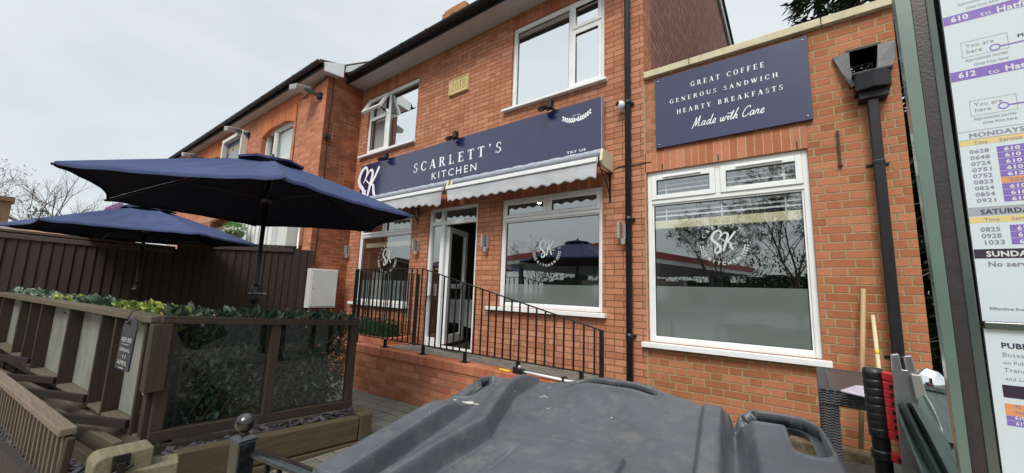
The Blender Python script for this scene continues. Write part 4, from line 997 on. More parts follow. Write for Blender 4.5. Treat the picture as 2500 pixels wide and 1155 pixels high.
publamp((460, 378), .32, 'grey floodlight at the far end of the pub eaves')

# awnings
def awning(x0, x1, label, droop=0):
    t = thing('awning', (x0, YF, 1.5), label, 'awning', 'grey retracted awnings over the shop windows')
    m = MB(); n = 60; pts = []; rs = []
    for i in range(n+1): pts.append((x0+.02+(x1-x0-.04)*i/n, 4.22, 1.70+.003*math.sin(i*1.3))); rs.append(.047+.003*math.sin(i*.9)+.002*math.sin(i*3.7))
    m.tube(pts, rs, 14); m.build('fabric_roll', M['awning_roll'], t)
    m = MB(); m.box(x0+.01, x1-.03, 4.06, 4.12, 1.545, 1.60); m.build('front_bar', M['white'], t, bevel=.008)
    m = MB(); m.box(x0+.03, x1-.04, 4.13, 4.42, 1.60, 1.63); m.build('folded_arms', M['galv'], t)
    for x in (x0, x1-.03):
        m = MB(); m.prism([(x, 4.18, 1.74), (x, YF, 1.74), (x, YF, 1.52), (x, 4.2, 1.52), (x, 4.14, 1.58)], (.035, 0, 0)); m.build('end_bracket', M['creampl'], t, bevel=.008)
    m = MB(); nx = int((x1-x0)/.012); nz = 8; vs = []
    for i in range(nx+1):
        u = i/nx; x = x0+.01+(x1-x0-.04)*u; ph = (x-x0)/.17; sc_ = .5+.5*math.cos(2*math.pi*ph)
        dr = 1.0+(.25*max(0, (u-.80)/.2) if droop else 0)
        for j in range(nz+1):
            v = j/nz; z = 1.548-v*(.185+.030*sc_)*dr; yy_ = 4.085-.008*math.sin(u*15)*v-.004*math.sin(u*41+1)*v-.02*v+.05*(max(0, (u-.85)/.15)*v if droop else 0)
            xx = x-(.06*v*max(0, 1-u*14)*-1 if not droop else -.05*v*max(0, (u-.9)/.1)*-1)
            vs.append((xx, yy_, z))
    fs = [(i*(nz+1)+j, (i+1)*(nz+1)+j, (i+1)*(nz+1)+j+1, i*(nz+1)+j+1) for i in range(nx) for j in range(nz)]
    m.add(vs, fs, True); o = m.build('valance', M['awning'], t, fixn=False); md = o.modifiers.new('s', 'SOLIDIFY'); md.thickness = .003
awning(-4.43, -1.86, 'grey awning with scalloped valance over the door and middle window')
awning(-7.0, -4.50, 'grey awning with drooping scalloped valance behind the umbrella tip', 1)

# rainwater hopper and pipe on the extension
t = thing('rainwater_hopper', (.53, YF, 1.8), 'black rainwater hopper under a lead chute on the extension wall', 'hopper')
m = MB(); yA = YF-.002
Lp = [at(2031, 141, Y=YF-.02), at(2073, 126, Y=YF-.03), at(2075, 165, Y=YF-.07), at(2090, 206, Y=YF-.13), at(2079, 214, Y=YF-.12), at(2055, 180, Y=YF-.07)]
Rp = [at(2142, 107, Y=YF-.03), at(2186, 97, Y=YF-.02), at(2185, 145, Y=YF-.05), at(2170, 190, Y=YF-.12), at(2146, 200, Y=YF-.13), at(2137, 192, Y=YF-.13), at(2141, 150, Y=YF-.07)]
m.prism(Lp, (0, .015, 0)); m.prism(Rp, (0, .015, 0)); m.build('lead_chute', simple('sheet_lead', (.055, .056, .062), .5, .35, 14, bump=.4), t, bevel=.004)
m = MB(); m.box(OH[0]-.02, OH[0], YF-.03, YF+.32, OH[2], OH[3]); m.box(OH[1], OH[1]+.02, YF-.03, YF+.32, OH[2], OH[3]); m.box(OH[0]-.02, OH[1]+.02, YF-.10, YF+.32, OH[2]-.02, OH[2]); m.box(OH[0]-.02, OH[1]+.02, YF-.01, YF+.30, OH[3], OH[3]+.02); m.build('outlet_lining', M['iron'], t)
m = MB(); m.prism([(.44, YF-.16, 2.0), (.56, YF-.20, 2.0), (.67, YF-.16, 2.0), (.67, YF, 2.0), (.44, YF, 2.0)], (0, 0, -.16)); m.box(.425, .685, YF-.17, YF, 1.985, 2.015); m.box(.46, .65, YF-.13, YF, 1.77, 1.85); m.build('hopper_head', M['gutter'], t, bevel=.008)
m = MB(); m.box(.515, .585, YF-.11, YF-.04, -1.25, 1.80)
for z in (1.2, -.42): m.box(.511, .589, YF-.113, YF-.02, z-.02, z+.02); m.box(.475, .625, YF-.014, YF, z-.012, z+.012)
m.build('downpipe', M['gutter'], t, bevel=.006)
m = MB(); c = at(2048, 362, Y=YF-.02); m.box(c.x-.010, c.x+.010, YF-.02, YF-.001, c.z-.17, c.z+.17); m.box(c.x-.016, c.x+.016, YF-.03, YF-.001, c.z-.17, c.z-.15)
tag(m.build('wall_bar', simple('rusted_iron', (.06, .03, .025), .8, .4, 30), bevel=.003), 'short rusty iron bar fixed upright on the extension wall', 'bracket')
# meter cabinet
t = thing('meter_cabinet', (-7.7, 3.95, -.45), 'pale grey metal cabinet hung on the pub side wall', 'cabinet')
a, b = at(757, 655, X=-7.62), at(825, 662, X=-7.62); zb = at(750, 752, X=-7.62).z
m = MB(); m.box(-7.80, -7.60, a.y+.02, b.y, zb, a.z); m.build('case', M['meter'], t, bevel=.006)
m = MB(); m.box(-7.60, -7.585, a.y+.045, b.y-.015, zb+.03, a.z-.02); d_ = m.build('door', M['meter'], t, bevel=.004)
m = MB(); m.lathe((-7.585, a.y+.08, (a.z+zb)/2), [(.01, 0), (.01, .004), (0, .004)], 10, (1, 0, 0)); m.build('lock', M['iron'], d_)
m = MB(); m.tube([(-7.72, a.y+.1, zb), (-7.72, a.y+.1, -1.5)], .02, 8); m.build('conduit', M['galv'], t)

# ================================================================== RAMP WALL, RAILINGS
rw = thing('ramp_wall', (-3.4, 3.3, -1.5), 'low red brick wall with brick on edge coping beneath the railings', 'wall')
m = MB(); m.box(-5.45, -1.48, 3.30, 3.50, -1.7, -.932); m.build('wall', M['brick_ramp'], rw)
m = MB(); m.box(-5.46, -1.47, 3.288, 3.505, -.931, -.828); m.build('coping', M['brick_cope'], rw, bevel=.006)
m = MB(); m.box(-5.45, -5.25, 3.51, 4.48, -1.6, -.90); m.build('end_wall', M['brick_ramp'], rw)
pl_ = thing('brick_planter', (-6.2, 3.9, -1.5), 'red brick planter holding a clipped hedge below the left window', 'planter')
m = MB(); m.box(-7.3, -5.32, 3.78, 3.88, -1.5, -.80); m.box(-5.42, -5.32, 3.881, 4.47, -1.5, -.80); m.build('wall', M['brick_cope'], pl_, bevel=.006)
m = MB(); m.box(-7.3, -5.425, 3.885, 4.47, -1.0, -.84); m.build('soil', M['soil'], pl_)
rn = random.Random(4); m = MB()
for k in range(26): clump(m, rn, (-7.2+k*.067, 4.12+rn.uniform(-.03, .03), -.70), .09, .17, .15, 150, .028, .75)
m.box(-7.15, -5.55, 4.0, 4.24, -.84, -.62)
o = m.build('box_hedge', M['leaf_hedge'], fixn=False); tag(o, 'clipped dark green hedge in the brick planter', 'hedge')

YR = 3.40
r1 = thing('front_railing', (-3.5, YR, -.83), 'black iron railing sloping down along the ramp wall', 'railing')
top = [(-5.6, .262), (-4.05, .262), (-1.52, -.325)]; zbt = -.715
def ztop(x):
    for (a, za), (b, zb) in zip(top, top[1:]):
        if a <= x <= b: return za+(zb-za)*(x-a)/(b-a)
m = MB(); m.bar((-5.6, YR, .262), (-4.05, YR, .262), .035, .010); m.bar((-4.05, YR, .262), (-1.50, YR, -.328), .035, .010); m.build('top_rail', M['iron'], r1, bevel=.003)
m = MB(); m.bar((-5.6, YR, zbt), (-1.50, YR, zbt), .035, .010); m.build('bottom_rail', M['iron'], r1, bevel=.002)
x = -5.55; k = 0
while x < -1.58:
    m = MB(); m.box(x-.007, x+.007, YR-.007, YR+.007, zbt+.005, ztop(x)-.005); m.build('baluster', M['iron'], r1); x += .107
for x in (-5.6, -1.52):
    m = MB(); m.box(x-.018, x+.018, YR-.018, YR+.018, zbt-.02, ztop(x)-.004); m.build('end_post', M['iron'], r1, bevel=.004)
for x in (-5.45, -4.74, -3.94, -3.21, -2.45, -1.72):
    m = MB(); m.box(x-.016, x+.016, YR-.016, YR+.016, -.82, zbt-.006); m.box(x-.05, x+.05, YR-.04, YR+.04, -.828, -.820); m.lathe((x+.035, YR, -.82), [(.008, 0), (.008, .008), (0, .008)], 6); m.lathe((x-.035, YR, -.82), [(.008, 0), (.008, .008), (0, .008)], 6); m.build('foot', M['iron'], r1)
YB = 4.28
r2 = thing('rear_railing', (-6, YB, -.8), 'black iron railing along the brick planter behind the front railing', 'railing')
za, zc_ = .31, .235
xa, xb = -6.9, -5.19
m = MB(); m.bar((xa, YB, za+.02), (xb, YB, zc_), .03, .008); m.build('top_rail', M['iron'], r2); m = MB(); m.bar((xa, YB, -.77), (xb, YB, -.75), .03, .008); m.build('bottom_rail', M['iron'], r2)
x = xa+.03
while x < xb-.02:
    m = MB(); m.box(x-.007, x+.007, YB-.007, YB+.007, -.75, za-(za-zc_)*(x-xa)/(xb-xa)); m.build('baluster', M['iron'], r2); x += .11
m = MB(); m.box(xb-.02, xb+.015, YB-.018, YB+.018, -.93, zc_); m.build('end_post', M['iron'], r2)
m = MB(); m.box(xa-.02, xa+.015, YB-.018, YB+.018, -.93, za); m.build('end_post', M['iron'], r2)

# telescopic clamp poles and yellow knife left on the coping
t = thing('clamp_pole', (-2.2, 3.36, -.82), 'pair of white telescopic poles with black clamps lying on the ramp wall', 'pole')
m = MB(); m.tube([(-2.30, 3.315, -.79), (-1.78, 3.315, -.80)], .012, 8); m.tube([(-2.28, 3.345, -.80), (-1.66, 3.345, -.808)], .012, 8); m.build('tubes', M['white'], t)
for x, r in ((-2.34, .028), (-1.86, .026), (-1.70, .024)):
    m = MB(); m.lathe((x, 3.33, -.797), [(0, -.03), (r*.8, -.03), (r, -.02), (r, .02), (r*.7, .04), (0, .04)], 8, (1, 0, 0)); m.box(x-.01, x+.01, 3.30, 3.36, -.826, -.77); m.build('clamp', M['blackpl'], t)
m = MB(); m.box(-2.46, -2.38, 3.32, 3.36, -.826, -.76); m.build('base_block', M['blackpl'], t, bevel=.008)
m = MB(); m.ball((-2.37, 3.32, -.755), .022, 10, 6); m.build('knob', M['galv'], t)
t = thing('utility_knife', (-2.57, 3.34, -.826), 'yellow utility knife lying on the brick coping', 'knife')
m = MB(); m.obox((-2.57, 3.335, -.815), Vector((.072, -.01, 0)), Vector((.002, .015, 0)), Vector((0, 0, .010))); m.build('handle', M['yellow'], t, bevel=.005)
m = MB(); m.obox((-2.66, 3.347, -.815), Vector((.018, -.003, 0)), Vector((.001, .009, 0)), Vector((0, 0, .002))); m.build('nose', M['alu'], t)

# ================================================================== UMBRELLAS
def umbrella(cx, cy, zh, apex, r, a0, label, zb, crank_z, ca):
    t = thing('patio_umbrella', (cx, cy, zb), label, 'umbrella', 'navy patio umbrellas')
    C0 = Vector((cx, cy, 0)); m = MB(); ns, nt_ = 36, 20
    ring0 = .12
    def ribp(k, t_): a = a0+k*math.pi/3; rr = ring0+(r-ring0)*t_; z = apex+(zh-apex)*(t_**1.12); return C0+Vector((rr*math.cos(a), rr*math.sin(a), z))
    for k in range(6):
        vs = []
        for i in range(ns+1):
            s_ = i/ns
            for j in range(nt_+1):
                t_ = j/nt_; p = ribp(k, t_).lerp(ribp(k+1, t_), s_); bow = math.sin(math.pi*s_)
                c = Vector((cx, cy, p.z)); p = c+(p-c)*(1-.075*bow*t_**2); p.z -= .035*bow*math.sin(math.pi*min(1, t_*1.0))-.0*t_
                p.z += .006*math.sin(9*s_*math.pi)*math.sin(t_*math.pi*.9)*math.sin(k+2+4*t_)+.006*t_*(1-t_)*math.sin(23*s_+k)+.006*t_**3*math.sin(s_*31+k*2)*math.exp(-(min(s_, 1-s_)*6)**2)
                vs.append(p)
        fs = [(i*(nt_+1)+j, (i+1)*(nt_+1)+j, (i+1)*(nt_+1)+j+1, i*(nt_+1)+j+1) for i in range(ns) for j in range(nt_)]
        # short hem turned down
        b = len(vs)
        for i in range(ns+1): q = vs[i*(nt_+1)+nt_]; vs.append(q+Vector((0, 0, -.022)))
        fs += [(i*(nt_+1)+nt_, (i+1)*(nt_+1)+nt_, b+i+1, b+i) for i in range(ns)]
        m.add(vs, fs, True)
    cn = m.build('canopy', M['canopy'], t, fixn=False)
    m = MB()
    for k in range(6):
        a, b_ = a0+k*math.pi/3, a0+(k+1)*math.pi/3; r0, r1_ = .04, .30
        pts = [C0+Vector((r0*math.cos(a), r0*math.sin(a), apex+.055)), C0+Vector((r1_*math.cos(a), r1_*math.sin(a), apex-.012)), C0+Vector((r1_*.86*math.cos((a+b_)/2), r1_*.86*math.sin((a+b_)/2), apex+.012)), C0+Vector((r1_*math.cos(b_), r1_*math.sin(b_), apex-.012)), C0+Vector((r0*math.cos(b_), r0*math.sin(b_), apex+.055))]
        m.add(pts, [(0, 1, 2), (0, 2, 4), (2, 3, 4)], True)
        m.add([pts[1], pts[2], pts[3], pts[3]-Vector((0, 0, .02)), pts[2]-Vector((0, 0, .02)), pts[1]-Vector((0, 0, .02))], [(0, 1, 4, 5), (1, 2, 3, 4)])
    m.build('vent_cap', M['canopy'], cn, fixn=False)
    m = MB(); m.lathe(C0+Vector((0, 0, apex+.05)), [(.0, .05), (.018, .045), (.022, .02), (.03, 0), (0, 0)], 12); m.build('finial', M['blackpl'], cn)
    m = MB(); m.tube([C0+Vector((0, 0, zb)), C0+Vector((0, 0, apex+.05))], .019, 14); m.build('pole', M['iron'], t)
    m = MB(); m.lathe(C0+Vector((0, 0, apex-.07)), [(0, 0), (.045, 0), (.05, .03), (.04, .06), (0, .06)], 14); m.build('top_hub', M['blackpl'], t)
    hz = zh+.04; m = MB(); m.lathe(C0+Vector((0, 0, hz)), [(0, 0), (.035, 0), (.045, .03), (.045, .05), (.03, .08), (0, .08)], 14); m.build('runner_hub', M['blackpl'], t)
    for k in range(6):
        m = MB(); pts = [ribp(k, q)-Vector((0, 0, .024)) for q in (0, .25, .5, .75, .97)]; m.tube(pts, .007, 6)
        rb = m.build('rib', M['iron'], t); m = MB(); m.tube([C0+Vector((.04*math.cos(a0+k*math.pi/3), .04*math.sin(a0+k*math.pi/3), hz+.04)), ribp(k, .5)-Vector((0, 0, .022))], .006, 6); m.build('stretcher', M['iron'], rb)
        m = MB(); p = ribp(k, 1); d = (p-ribp(k, .9)).normalized(); m.tube([p-d*.03-Vector((0, 0, .012)), p+d*.012-Vector((0, 0, .012))], .010, 6); m.build('rib_tip', M['blackpl'], rb)
    m = MB(); m.lathe(C0+Vector((0, 0, crank_z-.09)), [(0, 0), (.022, 0), (.034, .02), (.038, .035), (.038, .125), (.034, .15), (.022, .17), (0, .17)], 18); hs = m.build('crank_housing', M['blackpl'], t)
    d = Vector((math.cos(ca), math.sin(ca), 0)); m = MB(); p = C0+Vector((0, -.0, crank_z)); side = Vector((-d.y, d.x, 0)); side = side if side.y < 0 else -side
    m.tube([p+side*.03, p+side*.06], .012, 8); m.bar(p+side*.055-d*.02, p+side*.055+d*.13+Vector((0, 0, .008)), .018, .012); m.tube([p+side*.055+d*.13, p+side*.085+d*.13], .008, 8); m.build('crank_handle', M['chrome'], hs)
    m = MB(); m.lathe(C0+Vector((0, 0, zb)), [(0, .05), (.04, .05), (.06, .04), (.25, .035), (.26, 0), (0, 0)], 24); m.build('base', M['blackpl'], t)
cz = at(619, 716, X=-4.005).z; umbrella(-4.005, 1.443, .70, 1.125, 1.35, .759, 'nearer navy patio umbrella open over the planted screen', GZ(-4), cz, R(40))
cz = at(340, 705, X=-7.39).z; umbrella(-7.388, 1.195, .595, .98, 1.35, 1.263, 'farther navy patio umbrella below and left of the nearer one', GZ(-7.4), cz, R(10))

# ================================================================== FENCE
def FX(y): return -7.76-.28*(3.66-y)
F = thing('timber_fence', (FX(1.8), 1.8, -1.6), 'tall dark stained board fence between the yard and the pub', 'fence')
rn = random.Random(8)
def fpanel(ya, yb, za, zb, cap=True):
    m = MB(); y = ya; d = Vector((FX(1)-FX(0), 1, 0)).normalized(); n_ = Vector((d.y, -d.x, 0))
    w = .118
    while y < yb-.02:
        z1 = za+(zb-za)*(y-ya)/(yb-ya)-(.0 if cap else rn.uniform(0, .02)); c = Vector((FX(y+w/2), y+w/2, 0)); lean = rn.uniform(-.004, .004)
        a = c-d*w*.55; b = c+d*w*.55; th = .012
        m.add([Vector((a.x, a.y, -1.7))+n_*(.002), Vector((b.x, b.y, -1.7))+n_*(.022+lean), Vector((b.x, b.y, z1))+n_*(.022+lean), Vector((a.x, a.y, z1))+n_*.002,
               Vector((a.x, a.y, -1.7))-n_*th, Vector((b.x, b.y, -1.7))-n_*.004, Vector((b.x, b.y, z1))-n_*.004, Vector((a.x, a.y, z1))-n_*th], [(0, 1, 2, 3), (7, 6, 5, 4), (0, 4, 5, 1), (3, 2, 6, 7), (1, 5, 6, 2), (0, 3, 7, 4)])
        y += w*.9
    p = m.build('board_panel', M['fence_wood'], F)
    if cap:
        m = MB(); m.bar((FX(ya), ya, za+.02), (FX(yb), yb, zb+.02), .075, .035); m.bar(Vector((FX(ya), ya, za-.05))+n_*.03, Vector((FX(yb), yb, zb-.05))+n_*.03, .02, .07); m.build('capping_rail', M['fence_rail'], F, bevel=.004)
def FP(px_, py_):
    r = ray(px_, py_); k = r[1]/r[0]; y = k*(-7.76-.28*3.66)/(1-.28*k); return y, (y/r[1])*r[2]
y0, z0 = FP(0, 562); y1, z1 = FP(429, 605); y2, z2 = FP(436, 592); y3, z3 = FP(716, 603); y4, z4 = FP(720, 606); y5, z5 = FP(762, 612)
ext = (y0-y1)*1.0; fpanel(y0-2.5, y1, z0+(z0-z1)*2.5/(y1-y0)*1.0, z1-.02); fpanel(y1+.02, y3, z2, z3-.02); fpanel(y3+.012, y5, z4, z5+.01, False)
for y, z in ((y1+.01, z1-.05), (y3+.012, z3-.05)):
    m = MB(); m.box(FX(y)-.10, FX(y)-.03, y+.03, y+.10, -1.7, z); m.build('post', M['fence_wood'], F)

# ================================================================== PLANTED SCREENS
XS = -3.56; SD = Vector((-.9916, -.129, 0)); SN = Vector((.129, -.9916, 0)); SC0 = Vector((XS-.02, .77, 0))
def SP(px_, py_, off=0):
    "point on the long screen's plane seen through a pixel"
    r = Vector(ray(px_, py_)); o = SC0+SN*off; t = o.dot(SN)/r.dot(SN); return r*t
# side screen (towards the doorway)
q = thing('glazed_planter_screen', (XS, 1.5, -1.1), 'dark timber screen with clear panes in front of the dense ivy, nearest the ramp', 'screen')
A, Bp, Cc, Dd = at(405, 772, X=XS), at(872, 783, X=XS), at(862, 992, X=XS), at(370, 1078, X=XS)
a2 = Vector((XS, .72, A.z)); tr0, tr1 = Vector((XS, A.y-.02, A.z-.022)), Vector((XS, Bp.y, Bp.z-.022)); br0, br1 = Vector((XS, A.y-.0, Dd.z+.035)), Vector((XS, Bp.y, Cc.z+.035))
m = MB(); m.bar(tr0, tr1, .10, .048); m.build('top_rail', M['scr_y'], q, bevel=.004)
m = MB(); m.bar(br0, br1, .08, .07); m.build('bottom_rail', M['scr_y'], q, bevel=.004)
def upright(y, w, th=.06):
    t = (y-tr0.y)/(tr1.y-tr0.y); zt_ = tr0.z+(tr1.z-tr0.z)*t-.0245; zb_ = br0.z+(br1.z-br0.z)*t+.036
    m = MB(); m.box(XS-th/2, XS+th/2, y-w/2, y+w/2, zb_, zt_); m.build('upright', M['scr_z'], q, bevel=.004)
ym = at(660, 900, X=XS).y; upright(A.y+.035, .07); upright(ym, .07, .075); upright(Bp.y-.035, .07)
for a, b in ((A.y+.07, ym-.035), (ym+.035, Bp.y-.07)):
    m = MB(); ta, tb = (a-tr0.y)/(tr1.y-tr0.y), (b-tr0.y)/(tr1.y-tr0.y)
    m.quad((XS-.0, a, br0.z+(br1.z-br0.z)*ta+.035), (XS-.0, b, br0.z+(br1.z-br0.z)*tb+.035), (XS-.0, b, tr0.z+(tr1.z-tr0.z)*tb-.024), (XS, a, tr0.z+(tr1.z-tr0.z)*ta-.024)); m.build('pane', M['glass_thin'], q, fixn=False)
# planting board below the rail
m = MB(); m.bar((XS+.03, A.y-.02, Dd.z-.10), (XS+.03, Bp.y, Cc.z-.10), .03, .17); m.build('kick_board', M['scr_y'], q, bevel=.004)
# ivy hedge + willow lattice behind
hx = XS-.13; rn = random.Random(5)
t = thing('artificial_ivy', (hx, 1.5, -1.1), 'dense dark green ivy on a willow lattice behind the clear panes', 'hedge')
m = MB(); lat = MB()
for k in range(4600):
    y = rn.uniform(A.y+.05, Bp.y-.03); tt = (y-A.y)/(Bp.y-A.y); zt_ = A.z+(Bp.z-A.z)*tt; zb_ = Dd.z+(Cc.z-Dd.z)*tt
    v = rn.random()**.8; z = zb_+.05+(zt_-zb_-.05)*v
    leafquad(m, Vector((hx+rn.uniform(-.16, .05), y, z)), Vector((rn.uniform(.1, 1), rn.gauss(0, .7), rn.gauss(-.1, .7))), Vector((0, 0, 1)), rn.uniform(.025, .09), rn.uniform(.02, .05))
for k in range(170):
    y = rn.uniform(A.y+.03, Bp.y); tt = (y-A.y)/(Bp.y-A.y); zt_ = A.z+(Bp.z-A.z)*tt
    leafquad(m, Vector((hx+rn.uniform(-.05, .05), y, zt_-rn.uniform(-.03, .02))), Vector((rn.uniform(-.3, .6), rn.gauss(0, .7), .75)), Vector((1, 0, 0)), rn.uniform(.055, .095), rn.uniform(.035, .055), .35)
m.build('leaves', M['leaf'], t, fixn=False)
m = MB(); m.bar((hx-.20, A.y, Dd.z+.10), (hx-.20, Bp.y-.06, Cc.z+.09), .03, .34); m.build('shade_backing', M['soil'], t)  # dark board added behind the ivy, standing in for the shade low down
ny = 14
for k in range(-5, ny+1):
    for s_ in (-1, 1):
        y0_ = A.y+(Bp.y-A.y)*k/ny; y1_ = y0_+.42*1; 
        if s_ < 0: y0_, y1_ = y1_, y0_
        pa, pb = Vector((hx+.015*s_, y0_, Dd.z+.03)), Vector((hx+.015*s_, y1_, A.z+.02))
        # clip in y
        def clip(p, r_, lo, hi):
            d = r_-p; ts = [0, 1]
            for lim, sg_ in ((lo, 1), (hi, -1)):
                if (p.y-lim)*sg_ < 0 and abs(d.y) > 1e-6: ts[0] = max(ts[0], (lim-p.y)/d.y)
                if (r_.y-lim)*sg_ < 0 and abs(d.y) > 1e-6: ts[1] = min(ts[1], (lim-p.y)/d.y)
            return (p+d*ts[0], p+d*ts[1]) if ts[1] > ts[0] else (None, None)
        pa, pb = clip(pa, pb, A.y-.03, Bp.y)
        if pa is not None and (pb-pa).length > .1: lat.tube([pa, pb], .0055, 5)
for k in range(60):
    y = rn.uniform(A.y, Bp.y); tt = (y-A.y)/(Bp.y-A.y); zt_ = A.z+(Bp.z-A.z)*tt; p = Vector((hx+rn.uniform(-.02, .03), y, zt_-.04)); lat.tube([p, p+Vector((rn.uniform(-.01, .01), rn.uniform(-.03, .03), rn.uniform(.05, .075)))], .005, 5)
lat.build('willow_lattice', M['stick'], t)

# long screen running away along the street side
q = thing('frosted_planter_screen', (-5, .6, -1.1), 'long dark timber screen with deep fins and frosted panes along the street side', 'screen')
tl = SP(-40, 706); trr = SP(408, 772)
zt = lambda p: tl.z+(trr.z-tl.z)*((p-tl).dot(-SD))/((trr-tl).dot(-SD))
Rr = trr+SN*.02; Ll = tl+SN*.02
m = MB(); m.bar(Ll-Vector((0, 0, .022)), Rr-Vector((0, 0, .022)), .13, .044); m.build('top_rail', M['scr_x'], q, bevel=.004)
fins = [((765, 925), (860, 270)), ((590, 815), (690, 240)), ((510, 760), (615, 230)), ((328, 645), (430, 190)), ((172, 550), (270, 160)), ((115, 505), (195, 148)), ((63, 455), (137, 135)), ((-40, 395), (20, 118)), ((-90, 375), (-40, 105))]
K_ = 1/2.4311; FT = []
for i, ((bx_, by_), (tx_, ty_)) in enumerate(fins):
    b = SP(bx_*K_, 680+by_*K_, .06); t_ = SP(tx_*K_, 680+ty_*K_, .06); u = (b-SC0).dot(SD); u2 = (t_-SC0).dot(SD); uu = u
    p = SC0+SD*uu; FT.append((uu, b.z))
    zt_ = zt(SC0+SD*uu)-.046
    c = p+Vector((0, 0, (b.z+zt_)/2)); m = MB(); m.obox(c, SD*.016, SN*.062, Vector((0, 0, (zt_-b.z)/2))); m.build('fin', M['scr_z'], q, bevel=.003)
FT.sort(key=lambda x_: x_[0])
for (u0, z0_), (u1, z1_) in zip(FT, FT[1:]):
    if u1-u0 < .05: continue
    p0, p1 = SC0+SD*(u0+.018)-SN*.035, SC0+SD*(u1-.018)-SN*.035; m = MB()
    za_, zb_ = zt(p0)-.046, zt(p1)-.046; zz0, zz1 = z0_+.03, z1_+.03
    m.quad(p0+Vector((0, 0, zz0)), p1+Vector((0, 0, zz1)), p1+Vector((0, 0, zb_)), p0+Vector((0, 0, za_))); m.build('pane', M['frost_screen'], q, fixn=False)
    m = MB(); pm_ = (p0+p1)/2+SN*.04+Vector((0, 0, (zz0+zz1)/2-.015)); dd = (p1+Vector((0, 0, zz1)))-(p0+Vector((0, 0, zz0))); m.obox(pm_, dd/2, SN*.055, Vector((0, 0, .012))); m.build('sill_board', M['scr_x'], q, bevel=.003)
# corner box post
m = MB(); p = SC0+SN*.03; b0 = at(345, 935, Y=p.y); m.box(p.x-.04, p.x+.075, p.y-.055, p.y+.05, b0.z-.0, A.z-.05); m.build('corner_block', M['scr_z'], q, bevel=.005)
m = MB(); m.obox(SC0+SD*.03+Vector((0, 0, -.70)), SD*.03, SN*.05, Vector((0, 0, .40))); m.build('corner_post', M['scr_z'], q, bevel=.004)
m = MB(); m.bar(SC0+SD*.0+SN*.03+Vector((0, 0, FT[0][1]-.04)), SC0+SD*5.5+SN*.03+Vector((0, 0, FT[0][1]-.16)), .04, .09); m.build('base_rail', M['scr_x'], q, bevel=.004)
# braces from the feet of the fins
for (fx_, fy_), (ex_, ey_) in (((755, 865), (310, 815)), ((508, 712), (130, 665)), ((328, 605), (35, 583)), ((175, 490), (-60, 455))):
    f_ = SP(fx_*K_, 680+fy_*K_, .07); e_ = at(ex_*K_, 680+ey_*K_, Z=f_.z+.0); m = MB(); m.bar(f_, e_, .03, .055); m.build('brace', M['scr_dark'], q, bevel=.003)
# leaves behind the top of the long screen
t = thing('variegated_ivy', (-5, .9, -1), 'yellow and green variegated ivy showing above the long frosted screen', 'hedge')
m1, m2, m3 = MB(), MB(), MB()
umax = FT[-1][0]
for k in range(1500):
    u = rn.uniform(.05, umax); p = SC0+SD*u-SN*rn.uniform(.07, .16); z = zt(p)-rn.uniform(-.035, .15); sel = math.sin(u*2.2+.6)+rn.gauss(0, .35)
    mm = m1 if sel > .1 else m2
    if u > umax*.62: mm = m3 if rn.random() < .7 else m2
    leafquad(mm, p+Vector((0, 0, z)), Vector((rn.uniform(-.7, .7), rn.uniform(-.9, .2), rn.uniform(.0, .8))), Vector((1, 0, 0)), rn.uniform(.04, .08), rn.uniform(.028, .05), .35)
m1.build('yellow_leaves', M['leaf_var'], t, fixn=False); m2.build('green_leaves', M['leaf'], t, fixn=False); m3.build('pale_leaves', M['leaf_pale'], t, fixn=False)
m = MB(); m.obox(SC0+SD*umax/2-SN*.12+Vector((0, 0, -.75)), SD*umax/2, SN*.01, Vector((0, 0, .40))); m.build('backing', M['soil'], t, fixn=False)

# chalk board tag
t = thing('chalkboard_tag', (-3.7, .7, -.6), 'small slate tag chalked REFURB OPENING 11 APRIL hanging on the screen corner', 'sign')
a, b, c_, d_ = SP(301, 790, .11), SP(335, 790, .11), SP(310, 908, .11), SP(279, 900, .11)
cen = (a+b+c_+d_)/4; wv = ((b-a)+(c_-d_))/2; hv = ((a-d_)+(b-c_))/2; hv2 = Vector((0, 0, hv.z)); wv.z = 0
def TP(u, v, o=0): return cen+wv*u+hv*v+SN*o
m = MB(); poly = [TP(-.5, -.5), TP(.5, -.5), TP(.5, .40), TP(.40, .55), TP(.15, .62), TP(-.15, .62), TP(-.40, .55), TP(-.5, .40)]; m.prism(poly, SN*-.012); m.build('board', M['chalkb'], t, bevel=.003)
m = MB(); wx = wv.normalized()*-1 if wv.dot(SD) > 0 else wv.normalized(); uyv = hv.normalized(); ww = wv.length; hh = hv.length
for s_, v, ht in (('REFURB', .10, .10), ('OPENING', -.10, .07), ('11', -.24, .08), ('APRIL', -.38, .09)):
    w_ = ww*(.74 if len(s_) > 2 else .2); sans(m, s_, TP(-.5, v, .002)+wv.normalized()*(ww-w_)/2, ht*hh, wv.normalized(), uyv, fit=w_, bold=-.005)
for v, w_ in ((.05, .5), (-.45, .34)): m.bar(TP(-w_/2, v, .0015), TP(w_/2, v, .0015), .001, .006, SN)
m.build('chalk_writing', M['decal'], t, fixn=False)
m = MB(); m.tube([TP(0, .5, .004), TP(.0, .58, .02), TP(0, .78, .0), TP(.02, .80, -.05)], .004, 6); m.ball(TP(0, .52, .01), .012, 8, 6); m.build('hanger', M['iron'], t)

